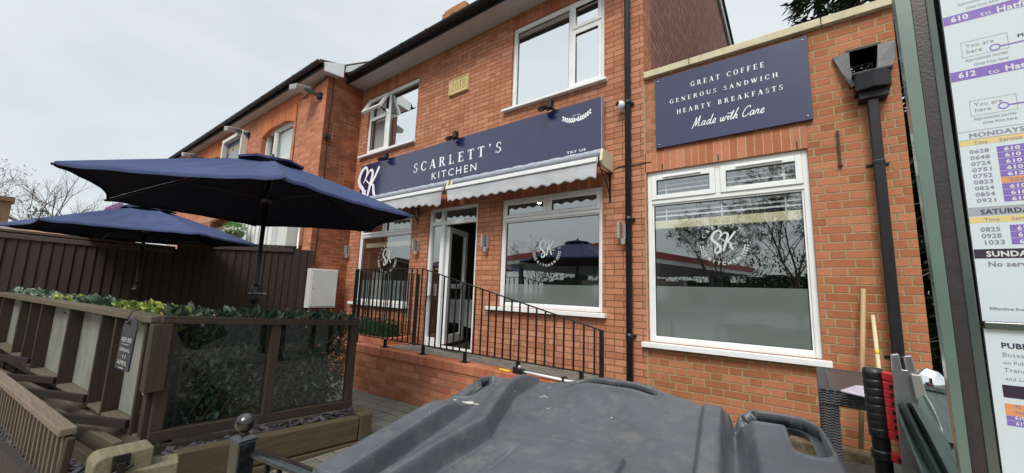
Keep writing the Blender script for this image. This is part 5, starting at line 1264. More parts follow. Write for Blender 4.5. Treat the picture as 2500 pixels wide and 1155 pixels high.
# sleepers, slate, trellis in the lower left corner
def sleeper(p0, p1, w, h, mat, label, chamfer=0, cat='sleeper'):
    m = MB(); m.bar(p0, p1, w, h); o = m.build('timber_sleeper', M[mat], bevel=.012); return tag(o, label, cat, 'timber sleepers edging the planters')
XL = -3.30; sa, sb = at(432, 1108, X=XL), at(878, 1018, X=XL)
sleeper((XL-.05, sa.y, sa.z-.10), (XL-.05, sb.y, sb.z-.10), .10, .20, 'slp_y', 'long brown timber sleeper in front of the clear paned screen, upper one')
sleeper((XL-.045, sa.y-.02, sa.z-.312), (XL-.045, sb.y, sb.z-.312), .10, .21, 'slp_y', 'lower brown timber sleeper half hidden under the long upper one')
m = MB(); m.box(XL-.105, XL+.01, sb.y+.008, sb.y+.13, -1.75, sb.z+.02); m.box(-3.52, XL-.106, sb.y+.02, sb.y+.12, -1.6, sb.z+.03); tag(m.build('timber_sleeper', M['slp_y'], bevel=.012), 'upright end timber closing the sleeper edging beside the ramp paving', 'sleeper', 'timber sleepers edging the planters')
ZS = -.93
pa, pb, pc, pd = at(262, 1092, Z=ZS), at(345, 1063, Z=ZS), at(390, 1100, Z=ZS), at(300, 1122, Z=ZS)
def prof_sleeper(p0, p1, w, h, mat, label, round_r=.06):
    "sleeper with a rounded top corner at p0"
    d = (p1-p0); L_ = d.length; d.normalize(); s_ = d.cross(Vector((0, 0, 1))).normalized(); poly = []
    n = 5
    for i in range(n+1): a = math.pi/2*i/n; poly.append((round_r-round_r*math.sin(math.pi/2-a), -round_r+round_r*math.cos(math.pi/2-a)))
    poly = [(0, -h)]+poly+[(L_, 0), (L_, -h)]
    m = MB(); m.prism([p0+d*x_+Vector((0, 0, z_))-s_*w/2 for x_, z_ in poly], s_*w); o = m.build('timber_sleeper', M[mat], bevel=.008); return tag(o, label, 'sleeper', 'timber sleepers edging the planters')
s0 = at(222, 1112, Z=ZS); s1 = at(368, 1080, Z=ZS); prof_sleeper(s0, s1, .17, .3, 'slp_x', 'pale weathered sleeper end with a black latch plate', .045)
s2_, s3 = at(372, 1128, Z=-1.03), at(425, 1118, Z=-1.03); dd = (s3-s2_).normalized(); prof_sleeper(s2_-dd*.1, s3+dd*.02, .16, .3, 'slp_x', 'short pale sleeper stepping down beside the latch', .01)
# latch
L0 = at(290, 1135, Y=(s0.y-.06)); t = thing('gate_latch', L0, 'black iron latch fixed to the pale sleeper end', 'latch')
sn_ = (s1-s0).normalized(); fc = sn_.cross(Vector((0, 0, 1))).normalized(); fc = fc if fc.dot(s0) < 0 else -fc
fcen = at(295, 1133, Z=ZS-.10); rr_ = Vector(ray(295, 1132)); o__ = s0+fc*.093; base = rr_*(o__.dot(fc)/rr_.dot(fc)); lz = base.z; base.z = 0
m = MB(); m.obox(base+Vector((0, 0, lz)), sn_*.035, fc*.006, Vector((0, 0, .045))); m.build('plate', M['iron'], t, bevel=.003)
m = MB(); m.tube([base+fc*.02-sn_*.04+Vector((0, 0, lz-.04)), base+fc*.02+sn_*.05+Vector((0, 0, lz-.015))], .009, 8); m.obox(base+fc*.015+Vector((0, 0, lz-.02)), sn_*.018, fc*.014, Vector((0, 0, .03))); m.build('bolt', M['iron'], t, bevel=.003)
# slate
def slate(name, label, fn, n, sz, seed):
    rn = random.Random(seed); m = MB()
    for k in range(n):
        p = fn(rn); a = rn.uniform(0, math.pi); L_ = rn.uniform(.5, 1.3)*sz; u = Vector((math.cos(a), math.sin(a), rn.uniform(-.5, .5))).normalized(); v = u.cross(rdir(rn)*.4+Vector((0, 0, 1))).normalized(); w_ = u.cross(v)
        m.obox(p, u*L_, v*L_*rn.uniform(.4, .8), w_*sz*.12)
    o = m.build(name, M['slate'], fixn=False); return tag(o, label, 'slate', kind='stuff')
slate('slate_chippings', 'dark slate chippings along the planter bed of the clear paned screen', lambda r: Vector((r.uniform(-3.50, XL-.11), r.uniform(.8, 2.2), 0))+Vector((0, 0, sa.z-.045+r.uniform(-.03, .025))), 220, .028, 3)
m = MB(); m.box(-3.52, XL-.105, .75, 2.25, -1.7, sa.z-.05); tag(m.build('planting_bed', M['soil']), kind='structure')
def slf(r):
    u = r.uniform(-.1, 3.0); o = r.uniform(.14, .36); p = SC0+SD*u+SN*o; return Vector((p.x, p.y, -1.20+r.uniform(-.03, .03)-.02*u))
slate('slate_chippings', 'dark slate chippings between the slatted trellis and the frosted screen', slf, 1100, .032, 9)
m = MB(); c0 = SC0+SD*-.1+SN*.05; c1 = SC0+SD*5+SN*.05; m.add([c0+Vector((0, 0, -1.22)), c1+Vector((0, 0, -1.32)), c1+SN*.38+Vector((0, 0, -1.32)), c0+SN*.38+Vector((0, 0, -1.22)), c0+Vector((0, 0, -1.7)), c1+Vector((0, 0, -1.7)), c1+SN*.38+Vector((0, 0, -1.7)), c0+SN*.38+Vector((0, 0, -1.7))], [(0, 1, 2, 3), (3, 2, 6, 7), (0, 3, 7, 4), (0, 4, 5, 1), (1, 5, 6, 2)]); tag(m.build('planting_bed', M['soil']), kind='structure')
# planter edging boards seen under the braces
for o_x, zz, w_ in ((.14, -1.11, .05), (.24, -1.16, .05)):
    m = MB(); m.bar(SC0+SN*o_x+SD*.05+Vector((0, 0, zz)), SC0+SN*o_x+SD*5+Vector((0, 0, zz-.12)), w_, .12); tag(m.build('edging_board', M['scr_x'], bevel=.004), ('inner' if o_x < .2 else 'outer')+' weathered edging board under the braces of the frosted screen', 'board', 'edging boards below the frosted screen')
# trellis
ZT = -.88; T0, T1 = at(168, 1046, Z=ZT), at(-40, 884, Z=ZT); td = (T1-T0).normalized(); tn = td.cross(Vector((0, 0, 1))).normalized(); tn = tn if tn.y < 0 else -tn
t = thing('slatted_trellis', T0, 'weathered slatted trellis leaning at the lower left, with a broad top rail', 'trellis')
m = MB(); m.bar(T0-Vector((0, 0, .02)), T1-Vector((0, 0, .02)), .075, .04); m.build('top_rail', M['grey_x'], t, bevel=.005)
m = MB(); m.bar(T0-Vector((0, 0, .56))-td*.0, T1-Vector((0, 0, .57)), .06, .045); m.build('bottom_rail', M['grey_x'], t, bevel=.005)
Lt = (T1-T0).length; k = 0; u = .05
while u < Lt:
    p = T0+td*u; m = MB(); lean = .02*math.sin(u*9); m.bar(p-Vector((0, 0, .04)), p+td*lean-Vector((0, 0, .545)), .034, .014, up=tn); m.build('slat', M['grey_z'], t); u += .105; k += 1
p = T0+td*.42; m = MB(); m.bar(p-Vector((0, 0, .05))-tn*.02, p-td*-.09-Vector((0, 0, .50))-tn*.02, .03, .03, up=tn); m.build('stake', M['grey_z'], t)
m = MB(); e0 = at(172, 1066, Z=-.93); e1 = at(128, 1175, Z=-1.28); m.bar(e0, Vector((e0.x-.06, e0.y-.02, e0.z-.55)), .07, .035, up=tn); m.build('end_post', M['scr_z'], t, bevel=.006)

# ================================================================== IRON POST AND HANDRAIL
dep = 1.22
pc_ = at(600, 1030, D=dep); t = thing('handrail_post', (pc_.x, pc_.y, -1.6), 'black iron railing with ball finial in the foreground', 'railing')
hx_, hy_ = pc_.x, pc_.y; zt_ = at(600, 1072, X=hx_).z; zt_ = at(600, 1072, D=dep).z
rd = (at(880, 1200, D=.98)-at(606, 1110, D=dep)); rd.z = 0; rd.normalize(); sx_ = Vector((-rd.y, rd.x, 0)); hw = .026
m = MB(); m.obox((hx_, hy_, (zt_-1.6)/2), rd*hw, sx_*hw, Vector((0, 0, (zt_+1.6)/2))); m.build('post', M['iron_worn'], t, bevel=.004)
m = MB(); c = Vector((hx_, hy_, 0)); a_ = [c+rd*i*hw*1.12+sx_*j*hw*1.12 for i, j in ((-1, -1), (1, -1), (1, 1), (-1, 1))]; b_ = [c+rd*i*hw*.6+sx_*j*hw*.6 for i, j in ((-1, -1), (1, -1), (1, 1), (-1, 1))]
vs = [v+Vector((0, 0, zt_)) for v in a_]+[v+Vector((0, 0, zt_+.006)) for v in a_]+[v+Vector((0, 0, zt_+.018)) for v in b_]; fs = [(3, 2, 1, 0), (8, 9, 10, 11)]
for lv in (0, 4): fs += [(lv+i, lv+(i+1) % 4, lv+4+(i+1) % 4, lv+4+i) for i in range(4)]
m.add(vs, fs); cp = m.build('post_cap', M['iron_worn'], t, bevel=.002)
m = MB(); m.lathe((hx_, hy_, zt_+.016), [(.014, 0), (.012, .008), (.016, .012)], 16); m.ball((hx_, hy_, zt_+.052), .029, 28, 18); m.build('ball_finial', M['iron_worn'], cp)
h0 = Vector((hx_, hy_, zt_-.045))+rd*.02; h1 = h0+rd*.75+Vector((0, 0, -.0))
sl = (at(800, 1165, D=1.04)-at(640, 1103, D=1.19)); 
h0 = at(628, 1108, D=dep-.02); h1 = at(900, 1212, D=.93); hd = (h1-h0).normalized()
m = MB(); n = 8; prof = [(-.022*math.cos(math.pi*i/n), .013*math.sin(math.pi*i/n)) for i in range(n+1)]+[(.022, -.004), (-.022, -.004)]
sh = hd.cross(Vector((0, 0, 1))).normalized(); uh = sh.cross(hd); m.prism([h0+sh*a+uh*b for a, b in prof], h1-h0); m.build('handrail', M['iron_worn'], t, bevel=.0015)
for k in range(1, 8):
    p = h0+(h1-h0)*(k*.125); m = MB(); m.box(p.x-.006, p.x+.006, p.y-.006, p.y+.006, -1.5, p.z-.006); m.build('baluster', M['iron'], t)

# ================================================================== WHEELED BIN
BO = Vector((-1.285, 1.497, -.4)); BU = Vector((.989, .146, 0)); BV = Vector((.146, -.989, -.11)); BN = BU.cross(BV).normalized(); BN = BN if BN.z > 0 else -BN
t = thing('wheeled_bin', BO+BU*.66+BV*.5+Vector((0, 0, -1.2)), 'large scuffed grey four wheeled bin in the foreground', 'bin')
def sst(x, a, b): x = np.clip((x-a)/(b-a), 0, 1); return x*x*(3-2*x)
nu, nv = 430, 340; U = np.linspace(-.02, 1.335, nu); V = np.linspace(-.14, .98, nv); UU, VV = np.meshgrid(U, V, indexing='ij')
rtop = sst(UU, .26, .40)*(1-sst(UU, .90, 1.02))
vedge = -.005-.055*rtop-.012*UU
Hh = np.zeros_like(UU)
lft = np.interp(VV, [-.1, .23, .40, .56, .76, 1], [.30, .285, .33, .375, .345, .33])          # left foot of the centre dome
Hh += (.012+.038*sst(VV, -.04, .16))*sst(UU, lft-.12, lft-.01)*(1-sst(UU, lft-.002, lft+.020))                    # raised rib dropping into the centre
Hh += .030*sst(UU, lft+.05, lft+.30)*(1-sst(UU, .70, .95))*(1-.5*sst(VV, .1, .5))         # gently domed centre
Hh += .012*np.exp(-((VV-.10)/.10)**2)*sst(UU, .42, .55)*(1-sst(UU, .75, .9))
rid = .20+.04*(VV-.4); Hh += .048*sst(VV, .33, .55)*sst(UU, .06, .14)*(1-sst(UU, rid-.008, rid+.010))  # raised wedge at left
Hh += .016*sst(UU, 1.0, 1.012)*0
Hh += .014*(1-sst(UU, .972, .990))*sst(UU, .93, .965)*0
chan = sst(UU, .955, .975)*(1-sst(UU, 1.020, 1.04)); Hh += chan*(.006+.022*sst(VV, -.05, .10))
gw = .008+.024*sst(VV, -.06, .35); Hh -= .042*np.exp(-((UU-1.062)/gw)**2)*sst(VV, -.09, .02)
edgeR = .015*sst(UU, 1.09, 1.12); Hh += edgeR
pv = np.interp(UU, [.40, .56, .60, .78], [.585, .50, .50, .515]); Hh += .013*sst(VV, pv-.006, pv+.008)*sst(UU, .40, .412)*(1-sst(UU, .79, .80))
Hh += .010*np.exp(-((UU-(.56-.12*(VV-.5)))/.005)**2)*sst(VV, .5, .52)*0
Hh -= .010*np.exp(-((UU-.50+.10*(VV-.55))/.012)**2)*sst(VV, .56, .64)
Hh += .006*np.sin(UU*5+1)*np.sin(VV*4); Hh *= 1.35
def seg(u, v, pts, r):
    d = np.full(u.shape, 9.0)
    for (a, b), (c, e) in zip(pts, pts[1:]):
        L2 = (c-a)**2+(e-b)**2; tt = np.clip(((u-a)*(c-a)+(v-b)*(e-b))/L2, 0, 1); d = np.minimum(d, np.hypot(u-a-tt*(c-a), v-b-tt*(e-b)))
    return d-r
slots = [seg(UU, VV, [(.088, .270), (.074, .085), (.10, .056), (.225, .060)], .040), seg(UU, VV, [(.50, .026), (.765, .020)], .044), seg(UU, VV, [(1.105, .060), (1.225, .064), (1.246, .10), (1.246, .26)], .042)]
dS = np.minimum.reduce(slots)
Hh += .004*np.exp(-((dS-.010)/.008)**2)
rc = .07
def corner(u, v, cu, cv): return np.hypot(u-cu, v-cv)
outd = np.maximum.reduce([-UU+.115*np.clip(VV, 0, 1), UU-1.318, vedge-VV])
cl = (UU < rc) & (VV < rc-.005); outd = np.where(cl, corner(UU, VV, rc, rc-.005)-rc, outd)
cr2 = (UU > 1.318-.10) & (VV < .08); outd = np.where(cr2, corner(UU, VV, 1.218, .08)-.10, outd)
Hh -= .028*sst(outd, -.03, 0)**1.5
ok = (outd < 0) & (dS > 0)
vs = []; idx = -np.ones(UU.shape, int)
P0 = np.array(BO); bu, bv, bn = np.array(BU), np.array(BV), np.array(BN)
pts3 = P0+UU[..., None]*bu+VV[..., None]*bv+Hh[..., None]*bn
use = np.zeros_like(ok); fcs = []
f_ok = ok[:-1, :-1] & ok[1:, :-1] & ok[1:, 1:] & ok[:-1, 1:]
use[:-1, :-1] |= f_ok; use[1:, :-1] |= f_ok; use[1:, 1:] |= f_ok; use[:-1, 1:] |= f_ok
idx[use] = np.arange(use.sum()); vv = pts3[use]
# pull border vertices onto the smooth outline
ii, jj = np.where(f_ok); fcs = np.stack([idx[ii, jj], idx[ii+1, jj], idx[ii+1, jj+1], idx[ii, jj+1]], 1)
me = bpy.data.meshes.new('lid'); me.from_pydata(vv.tolist(), [], fcs.tolist()); me.update(); me.polygons.foreach_set('use_smooth', [True]*len(me.polygons))
import bmesh
bm = bmesh.new(); bm.from_mesh(me)
bnd = [v for v in bm.verts if v.is_boundary]
for it in range(14):
    new = {}
    for v in bnd:
        nb = [e.other_vert(v) for e in v.link_edges if e.is_boundary]
        if len(nb) == 2: new[v] = v.co*.4+(nb[0].co+nb[1].co)*.3
    for v, c in new.items(): v.co = c
bm.to_mesh(me); bm.free()
lid = link('lid', me, M['bin'], t); md = lid.modifiers.new('solid', 'SOLIDIFY'); md.thickness = .045; md.offset = -1 if BU.cross(BV).z > 0 else 1
def BP(u, v, h=0): return BO+BU*u+BV*v+BN*h
m = MB()
for a, b in (((.05, .10), (.15, .98)), ((1.29, .14), (1.29, .98))): m.bar(BP(*a, -.05), BP(*b, -.05), .02, .05, up=BN)
m.build('lid_skirt', M['bin'], lid)
m = MB(); top_ = [BP(.12, .10, -.09), BP(1.25, .10, -.09), BP(1.25, 1.0, -.09), BP(.20, 1.0, -.09)]; cc = sum(top_, Vector())/4; bot = [Vector((cc.x+(p.x-cc.x)*.86, cc.y+(p.y-cc.y)*.86, -1.56)) for p in top_]
m.add(top_+bot, [(0, 1, 5, 4), (1, 2, 6, 5), (2, 3, 7, 6), (3, 0, 4, 7), (4, 5, 6, 7), (0, 3, 2, 1)]); m.build('body', M['bin'], t, bevel=.03)
m = MB()
for i in range(4):
    a, b = top_[i], top_[(i+1) % 4]; m.bar(a+Vector((0, 0, -.02)), b+Vector((0, 0, -.02)), .05, .05)
m.build('body_rim', M['bin'], t, bevel=.01)
for u, v in ((.2, .2), (1.1, .2), (.2, .9), (1.1, .9)):
    p = BP(u, v); m = MB(); m.lathe((p.x-.02, p.y, -1.65), [(0, 0), (.08, 0), (.085, .01), (.085, .03), (.08, .04), (0, .04)], 16, (1, 0, 0)); w_ = m.build('wheel', M['rubber'], t)
    m = MB(); m.box(p.x-.03, p.x+.03, p.y-.03, p.y+.03, -1.62, -1.54); m.build('castor_fork', M['galv'], w_)
m = MB(); m.tube([BP(.10, .955, -.02), BP(.25, .965, -.02)], .034, 16); m.build('hinge_tube', M['bin'], lid)
# moulded rings and foundry mark on the lid
m = MB(); rg = [((1.165, .16), .042, 1), ((1.17, .27), .030, 1), ((1.168, .35), .026, .7), ((.215, .135), .030, .6), ((.155, .19), .022, .5)]
for (cu, cv), rr, _ in rg:
    pts = []
    for i in range(33): a = 2*math.pi*i/32; pts.append(BP(cu+rr*math.cos(a), cv+rr*.9*math.sin(a), .0155 if cu > 1 else .0015))
    m.tube(pts, .0013, 5, cap=False)
q0 = BP(1.165+.028, .15, .0165); sans(m, 'CRAEMER', BP(1.165+.030, .152, .0165), .011, -BU, BV.normalized(), fit=.060, bold=.01); sans(m, 'C', BP(1.165+.008, .168, .0165), .016, -BU, BV.normalized(), bold=.02)
m.build('moulded_marks', M['gutter'], lid, fixn=False)
# dried bird droppings
rn = random.Random(21)
def splat(pu, pv, r, n=9):
    h = np.interp(0, [0, 1], [0, 0])
    for k in range(n):
        u = pu+rn.gauss(0, r*.5); v = pv+rn.gauss(0, r*.35); i = int((u+.02)/1.355*(nu-1)); j = int((v+.14)/1.12*(nv-1)); i = max(0, min(nu-1, i)); j = max(0, min(nv-1, j))
        rr = r*rn.uniform(.15, .4); mm_ = 9; ph = rn.random()*6; base_ = Vector(pts3[i, j])+BN*.0012
        ring = [base_+BU*(rr*(1+.35*math.sin(3*a+ph))*math.cos(a)*1.3)+BV*(rr*.7*(1+.3*math.cos(2*a+ph))*math.sin(a)) for a in [2*math.pi*q/mm_ for q in range(mm_)]]
        dm.add(ring, [tuple(range(mm_))])
dm = MB(); splat(.175, .37, .030, 14); splat(.105, .36, .012, 6); splat(.07, .50, .008, 4); splat(.10, .66, .014, 8); splat(.405, .17, .014, 7); splat(.47, .29, .010, 6); splat(.24, .045, .007, 3); splat(1.14, .50, .006, 3); splat(.37, .05, .008, 4)
dm.build('dried_droppings', M['dropping'], lid, fixn=False)
# loose cables behind the bin
t = thing('black_cable', at(870, 1085, D=2.0), 'loops of loose black cable beside the left side of the bin', 'cable')
m = MB(); m.tube(spline([at(810, 1160, D=1.7), at(846, 1110, D=1.9), at(880, 1075, D=2.0), at(925, 1058, D=2.1), at(958, 1068, D=2.1), at(950, 1110, D=2.0)], 6), .006, 6); m.tube(spline([at(860, 1110, D=2.0), at(890, 1085, D=2.05), at(925, 1080, D=2.1), at(945, 1100, D=2.1), at(930, 1150, D=2.0)], 6), .004, 6)
m.tube(spline([at(812, 1140, D=1.5), at(820, 1122, D=1.5), at(834, 1122, D=1.5), at(834, 1134, D=1.5), at(826, 1140, D=1.5)], 5), .003, 6); m.build('cable', M['blackpl'], t)

# ================================================================== RIGHT HAND CLUTTER
t = thing('rattan_table', (.5, 3.6, -1.27), 'dark moulded rattan side table against the extension wall', 'table')
x0, x1, y0, y1, zt_ = .02, .85, 3.02, 3.95, -.50
m = MB(); m.box(x0, x1, y0, y1, zt_-.09, zt_-.012); m.build('apron', M['rattan'], t, bevel=.006)
m = MB(); m.box(x0+.05, x1-.05, y0+.05, y1-.05, zt_-.012, zt_); m.build('table_top', simple('dark_plank_top', (.050, .045, .047), .4, .25, 5, stretch=(1, 14, 1), bump=.3), t, bevel=.004)
m = MB(); m.ringframe(0, 0, 0, 0, 0, 0, 0) if False else None
m = MB()
for a in ((x0, x1, y0, y0+.05), (x0, x1, y1-.05, y1), (x0, x0+.05, y0+.05, y1-.05), (x1-.05, x1, y0+.05, y1-.05)): m.box(a[0], a[1], a[2], a[3], zt_-.0118, zt_+.002)
m.build('rim', M['rattan'], t, bevel=.004)
for x in (x0, x1-.09):
    for y in (y0, y1-.09):
        m = MB(); m.box(x+.002, x+.088, y+.002, y+.088, GZ(.4), zt_-.0905); m.build('leg', M['rattan'], t, bevel=.006)
q = [at(2052, 957, Z=zt_+.01), at(2090, 945, Z=zt_+.012), at(2150, 950, Z=zt_+.01), at(2150, 968, Z=zt_+.01), at(2115, 972, Z=zt_+.01)]
m = MB(); m.prism(q, (0, 0, .012)); tag(m.build('wrapped_papers', M['plasticbag'], bevel=.004), 'papers in a clear plastic sleeve lying on the rattan table', 'papers')
m = MB(); a, b = at(2108, 705, Y=4.44), at(2102, 1095, Y=4.25); m.tube([a, b], .017, 10); tag(m.build('wooden_pole', M['pole']), 'taller weathered wooden pole leaning on the brick wall behind the table', 'pole')
t = thing('scraper', at(2150, 1135, Y=4.1), 'pale handled scraper leaning on the wall left of the square downpipe', 'scraper')
m = MB(); a, b = at(2131, 770, Y=4.44), at(2172, 1135, Y=4.05); m.tube([a, b], .014, 10); m.build('handle', M['pole2'], t)
m = MB(); lb = a+(b-a)*.26; m.tube([lb, a+(b-a)*.29], .0143, 10); m.build('maker_label', M['yellow'], t)
m = MB(); c = at(2182, 1140, Y=4.0); m.obox(c, Vector((.075, 0, .045)), Vector((0, .004, 0)), Vector((-.02, 0, .045))); m.build('blade', M['alu'], t, bevel=.003)
# telescopic ladder: dark stile with stacked collars and red catches
YL = 1.75; t = thing('telescopic_ladder', at(2150, 1155, Y=YL), 'collapsed telescopic ladder with black stile and red catches', 'ladder')
q0, q1 = at(2131, 905, Y=YL), at(2165, 1200, Y=YL); ax = (q1-q0).normalized()
m = MB(); m.lathe(q0-ax*-.0, [(.0, -.008), (.024, -.008), (.0265, 0), (.0265, .035)], 22, ax); m.build('end_cap', M['blackpl'], t)
zc = [0.033+i*.0335 for i in range(8)]
dcol = [at(2131+i*3.3, y_, Y=YL) for i, y_ in enumerate((927, 951, 974, 994, 1013, 1030, 1048, 1068))]
m = MB(); m.lathe(q0, [(.0225, .02), (.0225, (q1-q0).length)], 22, ax); m.build('stile', M['iron'], t)
def onaxis(py): 
    lo, hi = 0, 1
    p = None
    best = None
    for i in range(200):
        tt = i/199; w_ = q0+(q1-q0)*tt; v_ = proj_px(w_)
        if best is None or abs(v_[1]-py) < best[0]: best = (abs(v_[1]-py), w_)
    return best[1]
def proj_px(P):
    P = np.array(P); xc, yc, zc_2 = P@_r2, P@_u2, P@_f; return (IW/2+FPX*xc/zc_2, IH/2-FPX*yc/zc_2)
for i, py_ in enumerate((915, 937, 957, 977, 997, 1016, 1034, 1055, 1110)):
    p = onaxis(py_); m = MB(); h_ = .015
    m.lathe(p-ax*h_, [(.0225, 0), (.0265, .001), (.0275, .006), (.0275, .026), (.0255, .029), (.0225, .03)], 24, ax); cl_ = m.build('collar', M['blackpl'], t)
    m = MB(); c = p+Vector((.043, -.012, 0))+ax*-.0; m.obox(c, Vector((.026, 0, -.004)), Vector((0, .02, 0)), ax*.0125); ct = m.build('catch', M['red'], cl_, bevel=.003)
    if i > 0:
        m = MB(); m.obox(c+Vector((.004, -.0205, 0))+ax*.001, Vector((.016, 0, -.0025)), Vector((0, .002, 0)), ax*.006); m.build('thumb_slot', M['blackpl'], ct, bevel=.002)
# slotted aluminium section beside it
YA = 1.66; t = thing('aluminium_section', at(2215, 1155, Y=YA), 'upright aluminium section with a notched top beside the ladder', 'metal section')
poly = [(2176, 866), (2194, 864), (2203, 903), (2215, 904), (2208, 870), (2226, 868), (2238, 918), (2262, 1155), (2275, 1230), (2214, 1230), (2200, 1100), (2186, 985)]
m = MB(); m.prism([at(x_, y_, Y=YA) for x_, y_ in poly], (0, .02, 0)); m.build('plate', M['alu'], t, bevel=.002)
m = MB(); a = [at(2222, 912, Y=YA-.003), at(2246, 915, Y=YA-.003), at(2260, 960, Y=YA-.003), at(2236, 975, Y=YA-.003)]; m.prism(a, (0, -.012, 0)); m.build('clip', M['galv'], t, bevel=.002)
# green plastic bin edge
M['green_pl'] = simple('dark_green_plastic', (.060, .090, .080), .34, .3, 18, bump=.3, spec=.6)
t = thing('green_recycling_bin', at(2300, 1155, D=1.2), 'dark green ribbed plastic recycling bin behind the timetable post', 'bin')
rows = [[(2190, 1003, 1.12), (2207, 1050, 1.08), (2252, 1160, .99)], [(2196, 988, 1.13), (2222, 1050, 1.09), (2276, 1160, 1.0)], [(2205, 984, 1.10), (2236, 1050, 1.05), (2292, 1160, .97)], [(2214, 985, 1.13), (2248, 1050, 1.09), (2304, 1160, 1.0)], [(2226, 986, 1.10), (2262, 1050, 1.05), (2318, 1160, .97)], [(2236, 990, 1.14), (2276, 1050, 1.10), (2336, 1160, 1.02)]]
def strip(rows, th=.006):
    m = MB(); vs = []; n = 6
    for r_ in rows:
        P = spline([at(x_, y_, D=d_) for x_, y_, d_ in r_], n); vs.append(P)
    k = len(vs[0]); fl = [v for P in vs for v in P]; m.add(fl, [(i*k+j, (i+1)*k+j, (i+1)*k+j+1, i*k+j+1) for i in range(len(vs)-1) for j in range(k-1)], False); return m
o = strip(rows).build('ribbed_edge', M['green_pl'], t); md = o.modifiers.new('s', 'SOLIDIFY'); md.thickness = .006
o = strip([[(2236, 990, 1.15), (2276, 1050, 1.11), (2336, 1160, 1.03)], [(2238, 942, 1.25), (2275, 1010, 1.2), (2310, 1080, 1.15)], [(2300, 955, 1.35), (2345, 1030, 1.3), (2400, 1100, 1.25)]]).build('lid', M['green_pl'], t); md = o.modifiers.new('s', 'SOLIDIFY'); md.thickness = .006
m = MB(); m.tube(spline([at(2242, 942, D=1.24), at(2278, 1000, D=1.19), at(2300, 1062, D=1.15), at(2288, 1110, D=1.12)], 6), .008, 8); m.bar(at(2240, 942, D=1.24), at(2310, 956, D=1.34), .02, .012); m.build('handle_edge', M['green_pl'], t)
m = MB(); m.prism([at(2200, 1010, D=1.2), at(2255, 1170, D=1.06), at(2420, 1240, D=1.1), at(2420, 1000, D=1.4), at(2250, 990, D=1.3)], (0, .25, -.5)); m.build('body', M['green_pl'], t)
c = at(2268, 925, D=1.45); t = thing('clear_dome', c, 'small clear plastic dome on top of the green bin', 'dome')
m = MB(); m.lathe(c-Vector((0, 0, .045)), [(.045, 0), (.046, .03), (.042, .055), (.028, .075), (0, .085)], 20); m.build('cover', M['glass_up'], t)
m = MB(); m.lathe(c-Vector((0, 0, .045)), [(0, .0), (.04, 0), (.03, .03), (.012, .05), (0, .055)], 10); m.build('inner_fitting', simple('brownish_scrap', (.3, .2, .12), .4, .6, 40), t)

# ================================================================== TIMETABLE CASE
YT = .70; t = thing('timetable_case', (.2, YT, -1.7), 'green framed bus timetable case close on the right', 'bus stop sign')
def tx(px_, py_): return at(px_, py_, Y=YT).x
xa, xb, xc_, xd = .1165, .1375, .1520, .1605
def stripx(l0, r0, l1, r1, y0, y1, name, mat, bev=0):
    p = []
    for px_, py_ in ((l0, 0), (r0, 0), (r1, 1155), (l1, 1155)):
        p.append(at(px_, py_, Y=y0))
    def ext(a_, b_, z): k = (z-a_.z)/(b_.z-a_.z); return Vector((a_.x+(b_.x-a_.x)*k, y0, z))
    poly = [ext(p[0], p[3], .60), ext(p[1], p[2], .60), ext(p[1], p[2], -.9), ext(p[0], p[3], -.9)]
    m = MB(); m.prism(poly, (0, y1-y0, 0)); return m.build(name, M[mat], t, bevel=bev)
stripx(2183, 2223, 2346, 2374, YT-.004, YT+.012, 'outer_post', 'green_metal', .002)
stripx(2224, 2258, 2375, 2413, YT-.001, YT+.03, 'gasket_strip', 'darkstrip')
stripx(2259, 2279, 2414, 2444, YT-.003, YT+.03, 'door_frame', 'green_inner', .001)
pz0 = at(2388, 800, Y=YT).z; pz1 = at(2388, 783, Y=YT).z
pp = MB(); pp.box(xd+.0005, .60, YT-.001, YT+.004, pz1, .60); po = pp.build('timetable_poster', M['poster'], t)
m = MB(); m.box(xd+.0005, .60, YT-.006, YT+.02, pz0, pz1-.0005); m.build('cross_bar', M['green_inner'], t, bevel=.001)
pp = MB(); pp.box(xd+.0005, .60, YT-.001, YT+.004, -.9, pz0-.0005); po2 = pp.build('notice_poster', M['poster'], t)
m = MB(); m.box(.6005, .66, YT-.02, YT+.05, -1.7, .62); m.build('outer_post', M['green_metal'], t, bevel=.004)
m = MB(); m.box(xa, .66, YT-.02, YT+.05, .621, .66); m.build('top_rail', M['green_metal'], t, bevel=.004)
m = MB(); m.box(xd, .6, YT+.031, YT+.05, -1.0, .62); m.build('back_panel', M['green_inner'], t)
PUR = flat('purple_ink', (.19, .12, .42), .3); ORN = flat('orange_ink', (.62, .25, .10), .3); YEL = flat('yellow_band', (.62, .50, .22), .3); INK = flat('dark_ink', (.035, .035, .07), .4); GRY = flat('grey_ink', (.20, .21, .27), .4); BAND = flat('grey_band', (.30, .32, .36), .4); BLK = flat('black_band', (.022, .014, .03), .4)
yq = YT-.00115
def pz(px_, py_): return at(px_, py_, Y=yq)
